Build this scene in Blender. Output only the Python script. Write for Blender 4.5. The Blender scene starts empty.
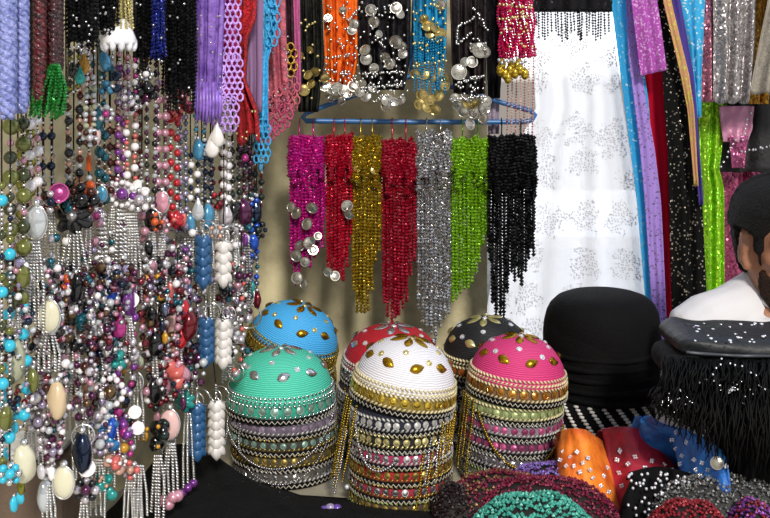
import bpy, math, random
from math import sin, cos, pi, radians, sqrt, atan2
from mathutils import Vector, Matrix, Quaternion, noise

random.seed(7)
scene = bpy.context.scene
COL = scene.collection

# ------------------------------------------------------------------ camera
EYE = 1.5                       # camera height; level camera with a lens shift
FPX, CX, HY = 1000.0, 385.0, 83.0
cam_data = bpy.data.cameras.new('camera')
cam = bpy.data.objects.new('camera', cam_data)
COL.objects.link(cam)
cam.location = (0, 0, EYE)
cam.rotation_euler = (radians(90), 0, 0)
cam_data.sensor_width = 36
cam_data.lens = FPX / 770 * 36
cam_data.shift_y = -(259 - HY) / 770
cam_data.clip_start = 0.02
scene.camera = cam

# ------------------------------------------------------------------ sky, sun, exposure
world = bpy.data.worlds.new('sky')
scene.world = world
world.use_nodes = True
wn = world.node_tree.nodes
wl = world.node_tree.links
wn.clear()
w_out = wn.new('ShaderNodeOutputWorld')
w_bg = wn.new('ShaderNodeBackground')
w_tc = wn.new('ShaderNodeTexCoord')
w_sep = wn.new('ShaderNodeSeparateXYZ')
w_ramp = wn.new('ShaderNodeValToRGB')
wl.new(w_tc.outputs['Generated'], w_sep.inputs[0])
wl.new(w_sep.outputs['Z'], w_ramp.inputs[0])
# hazy sky, much brighter low down on the far side (+Y) of the stall
w_r2 = wn.new('ShaderNodeMapRange')
w_r2.inputs[1].default_value = -0.2; w_r2.inputs[2].default_value = 0.9
w_r2.inputs[3].default_value = 0.85; w_r2.inputs[4].default_value = 3.4
wl.new(w_sep.outputs['Y'], w_r2.inputs[0])
wl.new(w_ramp.outputs[0], w_bg.inputs[0])
wl.new(w_r2.outputs[0], w_bg.inputs[1])
wl.new(w_bg.outputs[0], w_out.inputs[0])
e = w_ramp.color_ramp.elements
e[0].position = 0.0; e[0].color = (0.10, 0.09, 0.08, 1)
e[1].position = 0.8; e[1].color = (0.42, 0.52, 0.70, 1)
n_ = w_ramp.color_ramp.elements.new(0.03); n_.color = (0.97, 0.96, 0.93, 1)

sun_d = bpy.data.lights.new('sun', 'SUN')
sun_d.energy = 3.4
sun_d.angle = radians(9)
sun_d.color = (1.0, 0.95, 0.86)
sun = bpy.data.objects.new('sun', sun_d)
COL.objects.link(sun)
sun.location = (1.5, -3, 4)
sun.rotation_euler = (Vector((-0.16, 0.82, -0.55))).to_track_quat('-Z', 'Y').to_euler()

scene.view_settings.view_transform = 'Standard'
scene.view_settings.look = 'None'
scene.view_settings.gamma = 1
scene.view_settings.use_curve_mapping = False
scene.view_settings.exposure = 0.13

# ------------------------------------------------------------------ helpers
YSH = 0.0
def at(px, py, Y):
    Y += YSH
    return Vector(((px - CX) / FPX * Y, Y, EYE - (py - HY) / FPX * Y))

def lin(h):
    h = h.lstrip('#')
    out = []
    for i in (0, 2, 4):
        c = int(h[i:i + 2], 16) / 255
        out.append(c / 12.92 if c <= 0.04045 else ((c + 0.055) / 1.055) ** 2.4)
    return (*out, 1)

MATS = {}

def new_mat(name):
    m = bpy.data.materials.new(name)
    m.use_nodes = True
    nt = m.node_tree
    return m, nt, nt.nodes, nt.links, nt.nodes['Principled BSDF']

def mat(hexc, rough=0.5, metal=0.0, var=0.12, vs=40, bump=0.0, bs=120, coat=0.0, sheen=0.0, alpha=1.0, trans=0.0, hex2=None, ior=1.5, spec=0.5):
    """procedural principled material: colour broken by noise, optional noise bump"""
    key = ('mat', hexc, rough, metal, var, vs, bump, bs, coat, sheen, alpha, trans, hex2, spec)
    if key in MATS:
        return MATS[key]
    m, nt, N, L, P = new_mat('m_' + hexc)
    tc = N.new('ShaderNodeTexCoord')
    nz = N.new('ShaderNodeTexNoise')
    nz.inputs['Scale'].default_value = vs
    nz.inputs['Detail'].default_value = 3
    L.new(tc.outputs['Object'], nz.inputs['Vector'])
    mx = N.new('ShaderNodeMix'); mx.data_type = 'RGBA'
    c = lin(hexc)
    c2 = lin(hex2) if hex2 else tuple(x * (1 - 2.2 * var) if x * (1 - 2.2 * var) > 0 else 0 for x in c[:3]) + (1,)
    mx.inputs[6].default_value = c
    mx.inputs[7].default_value = c2
    rp = N.new('ShaderNodeMapRange')
    rp.inputs[1].default_value = 0.4; rp.inputs[2].default_value = 0.65
    L.new(nz.outputs['Fac'], rp.inputs[0])
    L.new(rp.outputs[0], mx.inputs[0])
    L.new(mx.outputs[2], P.inputs['Base Color'])
    P.inputs['Roughness'].default_value = rough
    P.inputs['Metallic'].default_value = metal
    P.inputs['Coat Weight'].default_value = coat
    P.inputs['Coat Roughness'].default_value = 0.08
    P.inputs['Sheen Weight'].default_value = sheen
    P.inputs['Alpha'].default_value = alpha
    P.inputs['Transmission Weight'].default_value = trans
    P.inputs['IOR'].default_value = ior
    P.inputs['Specular IOR Level'].default_value = spec
    if bump:
        nb = N.new('ShaderNodeTexNoise')
        nb.inputs['Scale'].default_value = bs
        nb.inputs['Detail'].default_value = 4
        L.new(tc.outputs['Object'], nb.inputs['Vector'])
        bp = N.new('ShaderNodeBump')
        bp.inputs['Strength'].default_value = bump
        bp.inputs['Distance'].default_value = 0.01
        L.new(nb.outputs['Fac'], bp.inputs['Height'])
        L.new(bp.outputs[0], P.inputs['Normal'])
    MATS[key] = m
    return m

def sequin(hexc, scale=220, amt=0.8, metal=0.75, rough=0.22, dens=1.0, back=None, alpha=1.0, hex2=None):
    """cloth sewn with sequins: every Voronoi cell is a little disc tipped its own way"""
    key = ('seq', hexc, scale, amt, metal, rough, dens, back, alpha, hex2)
    if key in MATS:
        return MATS[key]
    m, nt, N, L, P = new_mat('sequins_' + hexc)
    tc = N.new('ShaderNodeTexCoord')
    vo = N.new('ShaderNodeTexVoronoi')
    vo.inputs['Scale'].default_value = scale
    L.new(tc.outputs['Object'], vo.inputs['Vector'])
    sub = N.new('ShaderNodeVectorMath'); sub.operation = 'SUBTRACT'
    sub.inputs[1].default_value = (0.5, 0.5, 0.5)
    L.new(vo.outputs['Color'], sub.inputs[0])
    sc = N.new('ShaderNodeVectorMath'); sc.operation = 'SCALE'
    sc.inputs['Scale'].default_value = amt
    L.new(sub.outputs[0], sc.inputs[0])
    ge = N.new('ShaderNodeNewGeometry')
    ad = N.new('ShaderNodeVectorMath'); ad.operation = 'ADD'
    L.new(ge.outputs['Normal'], ad.inputs[0]); L.new(sc.outputs[0], ad.inputs[1])
    no = N.new('ShaderNodeVectorMath'); no.operation = 'NORMALIZE'
    L.new(ad.outputs[0], no.inputs[0])
    sp = N.new('ShaderNodeSeparateColor')
    L.new(vo.outputs['Color'], sp.inputs[0])
    c = lin(hexc)
    c2 = lin(hex2) if hex2 else tuple(x * 0.45 for x in c[:3]) + (1,)
    mx = N.new('ShaderNodeMix'); mx.data_type = 'RGBA'
    mx.inputs[6].default_value = c; mx.inputs[7].default_value = c2
    L.new(sp.outputs[2], mx.inputs[0])
    col = mx.outputs[2]
    mtl = None
    if dens < 1.0:
        P.inputs['Specular IOR Level'].default_value = 0.12
        # only some cells carry a sequin, the rest is plain cloth
        th = N.new('ShaderNodeMath'); th.operation = 'LESS_THAN'
        th.inputs[1].default_value = dens
        L.new(sp.outputs[0], th.inputs[0])
        ds = N.new('ShaderNodeMath'); ds.operation = 'LESS_THAN'
        ds.inputs[1].default_value = 0.5
        L.new(vo.outputs['Distance'], ds.inputs[0])
        mu = N.new('ShaderNodeMath'); mu.operation = 'MULTIPLY'
        L.new(th.outputs[0], mu.inputs[0]); L.new(ds.outputs[0], mu.inputs[1])
        m2 = N.new('ShaderNodeMix'); m2.data_type = 'RGBA'
        m2.inputs[6].default_value = lin(back)
        L.new(col, m2.inputs[7]); L.new(mu.outputs[0], m2.inputs[0])
        col = m2.outputs[2]
        mm = N.new('ShaderNodeMath'); mm.operation = 'MULTIPLY'
        mm.inputs[1].default_value = metal
        L.new(mu.outputs[0], mm.inputs[0]); L.new(mm.outputs[0], P.inputs['Metallic'])
        rr = N.new('ShaderNodeMapRange')
        rr.inputs[3].default_value = 0.75; rr.inputs[4].default_value = rough
        L.new(mu.outputs[0], rr.inputs[0]); L.new(rr.outputs[0], P.inputs['Roughness'])
        nm = N.new('ShaderNodeMix'); nm.data_type = 'VECTOR'
        L.new(mu.outputs[0], nm.inputs[0]); L.new(ge.outputs['Normal'], nm.inputs[4]); L.new(no.outputs[0], nm.inputs[5])
        L.new(nm.outputs[1], P.inputs['Normal'])
    else:
        P.inputs['Metallic'].default_value = metal
        P.inputs['Roughness'].default_value = rough
        L.new(no.outputs[0], P.inputs['Normal'])
    L.new(col, P.inputs['Base Color'])
    P.inputs['Alpha'].default_value = alpha
    MATS[key] = m
    return m

# shapes -------------------------------------------------------------
_SPH = {}
def _sph(seg, ring):
    if (seg, ring) not in _SPH:
        v = [(0, 0, 1)]; f = []
        for i in range(1, ring):
            a = pi * i / ring
            for j in range(seg):
                b = 2 * pi * j / seg
                v.append((sin(a) * cos(b), sin(a) * sin(b), cos(a)))
        v.append((0, 0, -1))
        for j in range(seg):
            f.append((0, 1 + j, 1 + (j + 1) % seg))
        for i in range(ring - 2):
            o = 1 + i * seg
            for j in range(seg):
                f.append((o + j, o + seg + j, o + seg + (j + 1) % seg, o + (j + 1) % seg))
        o = 1 + (ring - 2) * seg; l = len(v) - 1
        for j in range(seg):
            f.append((o + j, l, o + (j + 1) % seg))
        _SPH[(seg, ring)] = (v, f)
    return _SPH[(seg, ring)]

OCTA_V = [(1, 0, 0), (-1, 0, 0), (0, 1, 0), (0, -1, 0), (0, 0, 1), (0, 0, -1)]
OCTA_F = [(0, 2, 4), (2, 1, 4), (1, 3, 4), (3, 0, 4), (2, 0, 5), (1, 2, 5), (3, 1, 5), (0, 3, 5)]

class MB:
    def __init__(s):
        s.v = []; s.f = []; s.m = []; s.s = []
    def add(s, vs, fs, mi=0, smooth=True):
        o = len(s.v)
        s.v.extend(vs)
        s.f.extend([tuple(i + o for i in f) for f in fs])
        s.m.extend([mi] * len(fs)); s.s.extend([smooth] * len(fs))
        return s
    def sph(s, c, r, seg=8, ring=6, sc=(1, 1, 1), rot=None, mi=0, smooth=True):
        V, F = _sph(seg, ring)
        c = Vector(c)
        if rot is None:
            vs = [(c.x + r * sc[0] * x, c.y + r * sc[1] * y, c.z + r * sc[2] * z) for x, y, z in V]
        else:
            vs = [tuple(c + rot @ Vector((r * sc[0] * x, r * sc[1] * y, r * sc[2] * z))) for x, y, z in V]
        return s.add(vs, F, mi, smooth)
    def octa(s, c, r, sz=1.0, mi=0, spin=None):
        a = random.random() * pi if spin is None else spin
        ca, sa = cos(a), sin(a)
        vs = [(c[0] + r * (x * ca - y * sa), c[1] + r * (x * sa + y * ca), c[2] + r * sz * z) for x, y, z in OCTA_V]
        return s.add(vs, OCTA_F, mi, False)
    def tube(s, pts, r, n=6, mi=0, closed=False, smooth=True, flat=1.0):
        pts = [Vector(p) for p in pts]
        k = len(pts)
        rr = r if isinstance(r, (list, tuple)) else [r] * k
        vs = []; fs = []
        prev = None
        for i in range(k):
            a = pts[i - 1] if (i > 0 or closed) else pts[i]
            b = pts[(i + 1) % k] if (i < k - 1 or closed) else pts[i]
            t = (b - a)
            if t.length < 1e-9: t = Vector((0, 0, 1))
            t.normalize()
            if prev is None:
                up = Vector((0, 1, 0)) if abs(t.y) < 0.9 else Vector((1, 0, 0))
                x = t.cross(up).normalized()
            else:
                x = (prev - t * prev.dot(t))
                x = x.normalized() if x.length > 1e-6 else t.orthogonal().normalized()
            prev = x
            y = t.cross(x)
            for j in range(n):
                q = 2 * pi * j / n
                vs.append(tuple(pts[i] + x * (cos(q) * rr[i]) + y * (sin(q) * rr[i] * flat)))
        for i in range(k if closed else k - 1):
            i2 = (i + 1) % k
            for j in range(n):
                j2 = (j + 1) % n
                fs.append((i * n + j, i * n + j2, i2 * n + j2, i2 * n + j))
        if not closed:
            fs.append(tuple(range(n - 1, -1, -1)))
            fs.append(tuple((k - 1) * n + j for j in range(n)))
        return s.add(vs, fs, mi, smooth)
    def lathe(s, prof, n=40, mi=0, smooth=True, c=(0, 0, 0), fn=None):
        vs = []; fs = []
        k = len(prof)
        for (r, z) in prof:
            for j in range(n):
                q = 2 * pi * j / n
                rr = r * (fn(q, z) if fn else 1)
                vs.append((c[0] + rr * cos(q), c[1] + rr * sin(q), c[2] + z))
        for i in range(k - 1):
            for j in range(n):
                j2 = (j + 1) % n
                fs.append((i * n + j, i * n + j2, (i + 1) * n + j2, (i + 1) * n + j))
        return s.add(vs, fs, mi, smooth)
    def box(s, lo, hi, mi=0, rot=None, c=None):
        x0, y0, z0 = lo; x1, y1, z1 = hi
        V = [(x0, y0, z0), (x1, y0, z0), (x1, y1, z0), (x0, y1, z0), (x0, y0, z1), (x1, y0, z1), (x1, y1, z1), (x0, y1, z1)]
        if rot is not None:
            c = Vector(c)
            V = [tuple(c + rot @ (Vector(p) - c)) for p in V]
        F = [(0, 3, 2, 1), (4, 5, 6, 7), (0, 1, 5, 4), (1, 2, 6, 5), (2, 3, 7, 6), (3, 0, 4, 7)]
        return s.add(V, F, mi, False)
    def disc(s, c, nrm, r, th, n=14, mi=0, dome=0.0):
        """a coin: short cylinder with a raised rim and a domed face"""
        c = Vector(c); nrm = Vector(nrm).normalized()
        x = nrm.orthogonal().normalized(); y = nrm.cross(x)
        prof = [(r, -th / 2), (r, th / 2), (r * 0.86, th / 2), (r * 0.8, th * 0.2), (r * 0.4, th * 0.2 + dome * r * 0.8)]
        vs = []; fs = []
        for (q, h) in prof:
            for j in range(n):
                a = 2 * pi * j / n
                vs.append(tuple(c + x * (cos(a) * q) + y * (sin(a) * q) + nrm * h))
        k = len(prof)
        for i in range(k - 1):
            for j in range(n):
                j2 = (j + 1) % n
                fs.append((i * n + j, i * n + j2, (i + 1) * n + j2, (i + 1) * n + j))
        fs.append(tuple(range(n - 1, -1, -1)))
        vs.append(tuple(c + nrm * (th * 0.2 + dome * r)))
        o = (k - 1) * n; l = len(vs) - 1
        for j in range(n):
            fs.append((o + j, o + (j + 1) % n, l))
        return s.add(vs, fs, mi, False)
    def grid(s, P, closed_u=False, mi=0, smooth=True):
        """P[row][col] points"""
        nr, nc = len(P), len(P[0])
        vs = [tuple(p) for row in P for p in row]
        fs = []
        for i in range(nr - 1):
            for j in range(nc if closed_u else nc - 1):
                j2 = (j + 1) % nc
                fs.append((i * nc + j, i * nc + j2, (i + 1) * nc + j2, (i + 1) * nc + j))
        return s.add(vs, fs, mi, smooth)
    def mesh(s, name, mats, off=(0, 0, 0)):
        me = bpy.data.meshes.new(name)
        ox, oy, oz = off
        me.from_pydata([(x - ox, y - oy, z - oz) for x, y, z in s.v], [], s.f)
        for m in mats: me.materials.append(m)
        if len(mats) > 1: me.polygons.foreach_set('material_index', s.m)
        me.polygons.foreach_set('use_smooth', s.s)
        me.update()
        return me

ORG = {}
def thing(name, label, cat, loc=(0, 0, 0), rot=(0, 0, 0), group=None, kind=None):
    o = bpy.data.objects.new(name, None)
    o.empty_display_size = 0.02
    COL.objects.link(o)
    o.location = loc; o.rotation_euler = rot
    o['label'] = label; o['category'] = cat
    if group: o['group'] = group
    if kind: o['kind'] = kind
    ORG[o.name] = Vector(loc)
    return o

def put(name, mb, mats, parent=None, world=True, thick=0.0, label=None, kind=None, remesh=0.0, smooth_it=0, sub=0):
    """link a mesh object; as a part when parent is given (vertices in world space unless world=False)"""
    if not isinstance(mats, (list, tuple)): mats = [mats]
    off = (0, 0, 0)
    if parent is not None and world:
        off = ORG[parent.name]
    o = bpy.data.objects.new(name, mb.mesh(name, mats, off))
    COL.objects.link(o)
    ORG[o.name] = Vector(off)
    if parent is not None: o.parent = parent
    if remesh:
        r = o.modifiers.new('remesh', 'REMESH'); r.mode = 'VOXEL'; r.voxel_size = remesh; r.use_smooth_shade = True
    if smooth_it:
        q = o.modifiers.new('smooth', 'SMOOTH'); q.factor = 0.5; q.iterations = smooth_it
    if thick:
        q = o.modifiers.new('solid', 'SOLIDIFY'); q.thickness = thick; q.offset = 0
    if sub:
        q = o.modifiers.new('sub', 'SUBSURF'); q.levels = sub; q.render_levels = sub
    if label: o['label'] = label
    if kind: o['kind'] = kind
    return o

def top(o, label, cat, group=None):
    o['label'] = label; o['category'] = cat
    if group: o['group'] = group
    return o

def struct(name, mb, mats):
    o = put(name, mb, mats); o['kind'] = 'structure'; return o

SHARED = {}
def inst(name, key, maker, m, parent, loc, scale=1.0, rot=None):
    """a part that shares its mesh with its twins; loc in world space"""
    k = (key, m.name)
    if k not in SHARED:
        mb = MB(); maker(mb)
        SHARED[k] = mb.mesh(name, [m])
    o = bpy.data.objects.new(name, SHARED[k])
    COL.objects.link(o)
    o.parent = parent
    o.location = Vector(loc) - ORG[parent.name]
    o.scale = (scale,) * 3 if isinstance(scale, (int, float)) else scale
    if rot is not None: o.rotation_euler = rot
    return o

def ball(mb): mb.sph((0, 0, 0), 1, 12, 8)
def facet(mb): mb.sph((0, 0, 0), 1, 7, 5, smooth=False)
def coin_shape(mb): mb.disc((0, 0, 0), (0, -1, 0), 1, 0.16, 16, dome=0.12)
def interp(tab, x):
    if x <= tab[0][0]: return tab[0][1]
    for (a, b), (c, d) in zip(tab, tab[1:]):
        if x <= c: return b + (d - b) * (x - a) / (c - a)
    return tab[-1][1]

def sheet(name, m, L, R, y0, y1, Y, folds=4, amp=0.012, nv=26, parent=None, thick=0.0015, y1r=None, hem=None, phase=0.0, slope=0.0, hollow=0.3, nu=None, wob=0.004):
    """a hanging cloth: left and right edges as (py, px) tables in the plane Y, rippled in depth"""
    mb = MB()
    nu = nu or max(10, int(folds * 9))
    seed = random.random() * 50
    P = []
    for i in range(nv + 1):
        v = i / nv
        row = []
        for j in range(nu + 1):
            u = j / nu
            yb = y1 + ((y1r if y1r is not None else y1) - y1) * u
            if hem: yb += hem(u)
            py = y0 + (yb - y0) * v
            px = interp(L, py) + (interp(R, py) - interp(L, py)) * u
            k = hollow + (1 - hollow) * v
            d = amp * k * (sin(2 * pi * folds * u + phase) + 0.45 * sin(2 * pi * folds * 1.7 * u + phase * 2 + 2 * v))
            d += wob * noise.noise(Vector((u * 5 + seed, v * 4, 0)))
            p = at(px, py, Y)
            p.y += d + slope * v
            row.append(p)
        P.append(row)
    mb.grid(P)
    return put(name, mb, m, parent, thick=thick)

def bead_line(mb, pts, step, r, mi=0, kind='octa', jit=0.0):
    """small beads strung along a polyline; part of one strand's mesh"""
    pts = [Vector(p) for p in pts]
    acc = random.random() * step
    for a, b in zip(pts, pts[1:]):
        d = (b - a).length
        if d < 1e-7: continue
        while acc <= d:
            p = a + (b - a) * (acc / d)
            if jit: p = p + Vector((random.uniform(-jit, jit), random.uniform(-jit, jit), random.uniform(-jit, jit)))
            if kind == 'octa': mb.octa(p, r * random.uniform(0.9, 1.12), 1.0, mi)
            else: mb.sph(p, r, 6, 5, mi=mi)
            acc += step
        acc -= d

def chain_line(mb, pts, w, mi=0):
    """curb chain: slanted flattened links"""
    pts = [Vector(p) for p in pts]
    step = w * 0.62; acc = 0.0; k = 0
    for a, b in zip(pts, pts[1:]):
        d = (b - a).length
        if d < 1e-7: continue
        while acc <= d:
            p = a + (b - a) * (acc / d)
            R = Matrix.Rotation(radians(38), 3, 'Y')
            mb.sph(p, w / 2, 6, 5, (1.0, 0.62, 0.42), R, mi)
            acc += step; k += 1
        acc -= d

def leaf(mb, c, nrm, dirn, ln, wd, th, mi=0):
    """pointed petal lying on a surface: ridge raised along its middle"""
    c = Vector(c); n = Vector(nrm).normalized(); d = Vector(dirn); d = (d - n * d.dot(n)).normalized(); x = d.cross(n)
    pr = [(-1, 0), (-0.86, 0.42), (-0.55, 0.82), (-0.15, 1.0), (0.25, 0.88), (0.65, 0.5), (1, 0)]
    vs = []; fs = []
    for (t, w) in pr:
        vs += [tuple(c + d * (ln / 2 * t) + x * (wd / 2 * w)), tuple(c + d * (ln / 2 * t) + n * (th * (1 - abs(t) ** 3 * 0.9))), tuple(c + d * (ln / 2 * t) - x * (wd / 2 * w))]
    for i in range(len(pr) - 1):
        a = i * 3
        fs += [(a, a + 1, a + 4, a + 3), (a + 1, a + 2, a + 5, a + 4)]
    mb.add(vs, fs, mi, True)

# common materials
SILVER = mat('d8d6d4', 0.22, 0.95, 0.05)
PEWTER = mat('a8a4a4', 0.3, 0.9, 0.1)
GOLD = mat('d8b545', 0.24, 0.9, 0.1)
PALEGOLD = mat('d8c98a', 0.3, 0.75, 0.1)
BLACKCLOTH = mat('0a090b', 0.85, 0, 0.2, 60, 0.3, 300, spec=0.15)
CORD = mat('1e1b1e', 0.8, 0, spec=.2)
# ================================================================== the setting
def plaster(name, a, b, c):
    m, nt, N, L, P = new_mat(name)
    tc = N.new('ShaderNodeTexCoord')
    n1 = N.new('ShaderNodeTexNoise'); n1.inputs['Scale'].default_value = 7; n1.inputs['Detail'].default_value = 6; n1.inputs['Roughness'].default_value = 0.6
    n2 = N.new('ShaderNodeTexNoise'); n2.inputs['Scale'].default_value = 9; n2.inputs['Detail'].default_value = 5
    v = N.new('ShaderNodeTexVoronoi'); v.inputs['Scale'].default_value = 5; v.feature = 'DISTANCE_TO_EDGE'
    for q in (n1, n2): L.new(tc.outputs['Object'], q.inputs['Vector'])
    av = N.new('ShaderNodeVectorMath'); av.operation = 'ADD'
    L.new(tc.outputs['Object'], av.inputs[0]); L.new(n1.outputs['Color'], av.inputs[1])
    L.new(av.outputs[0], v.inputs['Vector'])
    r1 = N.new('ShaderNodeValToRGB')
    r1.color_ramp.elements[0].position = 0.36; r1.color_ramp.elements[0].color = lin(b)
    r1.color_ramp.elements[1].position = 0.62; r1.color_ramp.elements[1].color = lin(a)
    L.new(n1.outputs['Fac'], r1.inputs[0])
    r2 = N.new('ShaderNodeMapRange'); r2.inputs[1].default_value = 0.52; r2.inputs[2].default_value = 0.75
    L.new(n2.outputs['Fac'], r2.inputs[0])
    mx = N.new('ShaderNodeMix'); mx.data_type = 'RGBA'
    L.new(r2.outputs[0], mx.inputs[0]); L.new(r1.outputs[0], mx.inputs[6]); mx.inputs[7].default_value = lin(c)
    L.new(mx.outputs[2], P.inputs['Base Color'])
    P.inputs['Roughness'].default_value = 0.85
    bp = N.new('ShaderNodeBump'); bp.inputs['Strength'].default_value = 0.5; bp.inputs['Distance'].default_value = 0.02
    L.new(n2.outputs['Fac'], bp.inputs['Height']); L.new(bp.outputs[0], P.inputs['Normal'])
    return m

PLASTER = plaster('old_plaster', 'c2b792', '9c9274', '857a62')
DARKWALL = mat('191614', 0.9, 0, 0.3, 12, 0.4, 30)

mb = MB(); mb.box((-0.9, 2.30, 0), (0.235, 2.48, 2.6))
struct('wall_back', mb, PLASTER)
# side wall behind the necklaces, running obliquely away from the camera
mb = MB()
A = Vector((-0.80, 1.00, 0)); B = Vector((-0.285, 2.34, 0)); nn = Vector((-(B - A).y, (B - A).x, 0)).normalized() * 0.14
q = [A, B, B + nn, A + nn]
mb.add([tuple(p) for p in q] + [(p.x, p.y, 2.6) for p in q], [(3, 2, 1, 0), (4, 5, 6, 7), (0, 1, 5, 4), (1, 2, 6, 5), (2, 3, 7, 6), (3, 0, 4, 7)], 0, False)
struct('wall_left', mb, PLASTER)
mb = MB(); mb.box((0.80, 2.86, 0), (3.2, 2.96, 2.6))
struct('wall_right', mb, DARKWALL)
mb = MB(); mb.box((-8, -6, -0.1), (10, 14, 0))
struct('floor', mb, mat('d2cdc2', 0.9, 0, 0.06, 2, 0.3, 20))
# market table far out in the sun, seen dimly through the white cloth
t = thing('market_table', 'white market table standing outside beyond the sheer white cloth, blue cloth on its front', 'table', (0.75, 4.3, 0))
mb = MB(); mb.box((0.28, 4.0, 0.84), (1.25, 4.6, 0.885)); put('tabletop', mb, mat('f0eee8', 0.6), t)
mb = MB(); mb.box((0.30, 4.02, 0.02), (0.86, 4.04, 0.84)); put('front_panel', mb, mat('8f949a', 0.8), t)
mb = MB(); mb.box((0.86, 4.02, 0.02), (1.24, 4.04, 0.84)); put('front_cloth', mb, mat('4b8fc0', 0.8), t, label='blue cloth')
for lx in (0.32, 1.2):
    for ly in (4.1, 4.55):
        mb = MB(); mb.box((lx, ly, 0), (lx + 0.04, ly + 0.04, 0.84)); put('leg', mb, mat('8a8478', 0.7), t)

# stall tables
WOOD = mat('a39b86', 0.75, 0, 0.15, 6, 0.2, 40)
TZ = 0.78
t = thing('stall_table', 'pale grey-brown stall table under the cap stacks', 'table', (-0.05, 1.75, 0))
poly = [(-0.66, 1.24), (0.515, 1.24), (0.515, 1.63), (0.465, 1.66), (0.465, 1.91), (0.515, 1.94), (0.515, 2.27), (-0.285, 2.27)]
n_p = len(poly)
mb = MB(); mb.add([(x, y, TZ - 0.03) for x, y in poly] + [(x, y, TZ) for x, y in poly], [tuple(range(n_p - 1, -1, -1)), tuple(range(n_p, 2 * n_p))] + [(k, (k + 1) % n_p, n_p + (k + 1) % n_p, n_p + k) for k in range(n_p)], 0, False); put('tabletop', mb, WOOD, t)
for lx in (-0.57, 0.46):
    for ly in (1.28, 2.2):
        if lx < 0 and ly > 2: lx = -0.22
        mb = MB(); mb.box((lx, ly, 0), (lx + 0.045, ly + 0.045, TZ - 0.03)); put('leg', mb, WOOD, t)
t = thing('side_table', 'stall table under the black shawls in front of the seller', 'table', (0.9, 1.4, 0))
mb = MB(); mb.box((0.517, 1.20, TZ - 0.03), (1.25, 1.625, TZ)); put('tabletop', mb, WOOD, t)
for lx in (0.53, 1.2):
    for ly in (1.22, 1.57):
        mb = MB(); mb.box((lx, ly, 0), (lx + 0.045, ly + 0.045, TZ - 0.03)); put('leg', mb, WOOD, t)

# rails everything hangs from (just above the frame)
def YL(px):
    return -0.984 / ((px - CX) / FPX - 0.395)
def yl_xy(px):
    y = YL(px); return Vector(((px - CX) / FPX * y, y, 0))
RZ = 1.78
STEEL = mat('8d9096', 0.35, 0.8)
t = thing('necklace_rail', 'steel rail along the side wall carrying the necklaces', 'rail', tuple(yl_xy(120)))
t.location.z = RZ; ORG[t.name] = Vector(t.location)
mb = MB(); a, b = yl_xy(-60), yl_xy(322); mb.tube([(a.x, a.y, RZ), (b.x, b.y, RZ)], 0.008, 8); put('pipe', mb, STEEL, t)
for p in (-50, 130, 300):
    mb = MB(); a = yl_xy(p); mb.tube([(a.x, a.y, RZ), (a.x - 0.22, a.y + 0.09, RZ)] if p < 200 else [(a.x, a.y, RZ), (a.x, 2.32, RZ)], 0.006, 6); put('bracket', mb, STEEL, t)
RZ2 = 1.235
t = thing('lower_necklace_rail', 'lower steel rail on the side wall hidden among chain tassels', 'rail', tuple(yl_xy(120)))
t.location.z = RZ2; ORG[t.name] = Vector(t.location)
mb = MB(); a, b = yl_xy(-60), yl_xy(240); d = Vector((-0.03, 0.012, 0)); a += d; b += d
mb.tube([(a.x, a.y, RZ2), (b.x, b.y, RZ2)], 0.004, 8); put('pipe', mb, STEEL, t)
for p in (-50, 100, 225):
    mb = MB(); a = yl_xy(p) + d; mb.tube([(a.x, a.y, RZ2), (a.x - 0.22, a.y + 0.09, RZ2)], 0.004, 6); put('bracket', mb, STEEL, t)
t = thing('belt_rail', 'steel rail on the plaster wall carrying the coin belts', 'rail', (0.1, 2.13, RZ))
mb = MB(); mb.tube([(-0.30, 2.13, RZ), (0.40, 2.13, RZ)], 0.008, 8); put('pipe', mb, STEEL, t)
for x in (-0.25, 0.2):
    mb = MB(); mb.tube([(x, 2.13, RZ), (x, 2.32, RZ)], 0.006, 6); put('bracket', mb, STEEL, t)
t = thing('garment_rail', 'steel rail carrying the dresses and scarves by the white cloth', 'rail', (0.75, 2.42, 1.80))
mb = MB(); mb.tube([(0.225, 2.42, 1.80), (1.35, 2.42, 1.80)], 0.009, 8); put('pipe', mb, STEEL, t)
for x in (0.9, 1.3):
    mb = MB(); mb.tube([(x, 2.42, 1.80), (x, 2.88, 1.80)], 0.006, 6); put('bracket', mb, STEEL, t)
# ================================================================== embroidered caps
PROF = [(1, 0), (0.99, 0.018), (0.975, 0.034), (0.95, 0.046), (0.895, 0.062), (0.79, 0.079), (0.63, 0.094), (0.42, 0.104), (0.2, 0.1085), (0.02, 0.109)]
def cap_surf(R, hs, th, t):
    """point and normal on the crown; t = 0 at the band top, 1 at the apex"""
    k = 3 + t * (len(PROF) - 1.001 - 3); i = int(k); f = k - i
    (r0, z0), (r1, z1) = PROF[i], PROF[i + 1]
    r = (r0 + (r1 - r0) * f) * R; z = (z0 + (z1 - z0) * f) * hs
    dr, dz = (r1 - r0) * R, (z1 - z0) * hs
    n = Vector((dz * cos(th), dz * sin(th), -dr)).normalized()
    up = Vector((dr * cos(th), dr * sin(th), dz)).normalized()
    return Vector((r * cos(th), r * sin(th), z)), n, up

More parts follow.
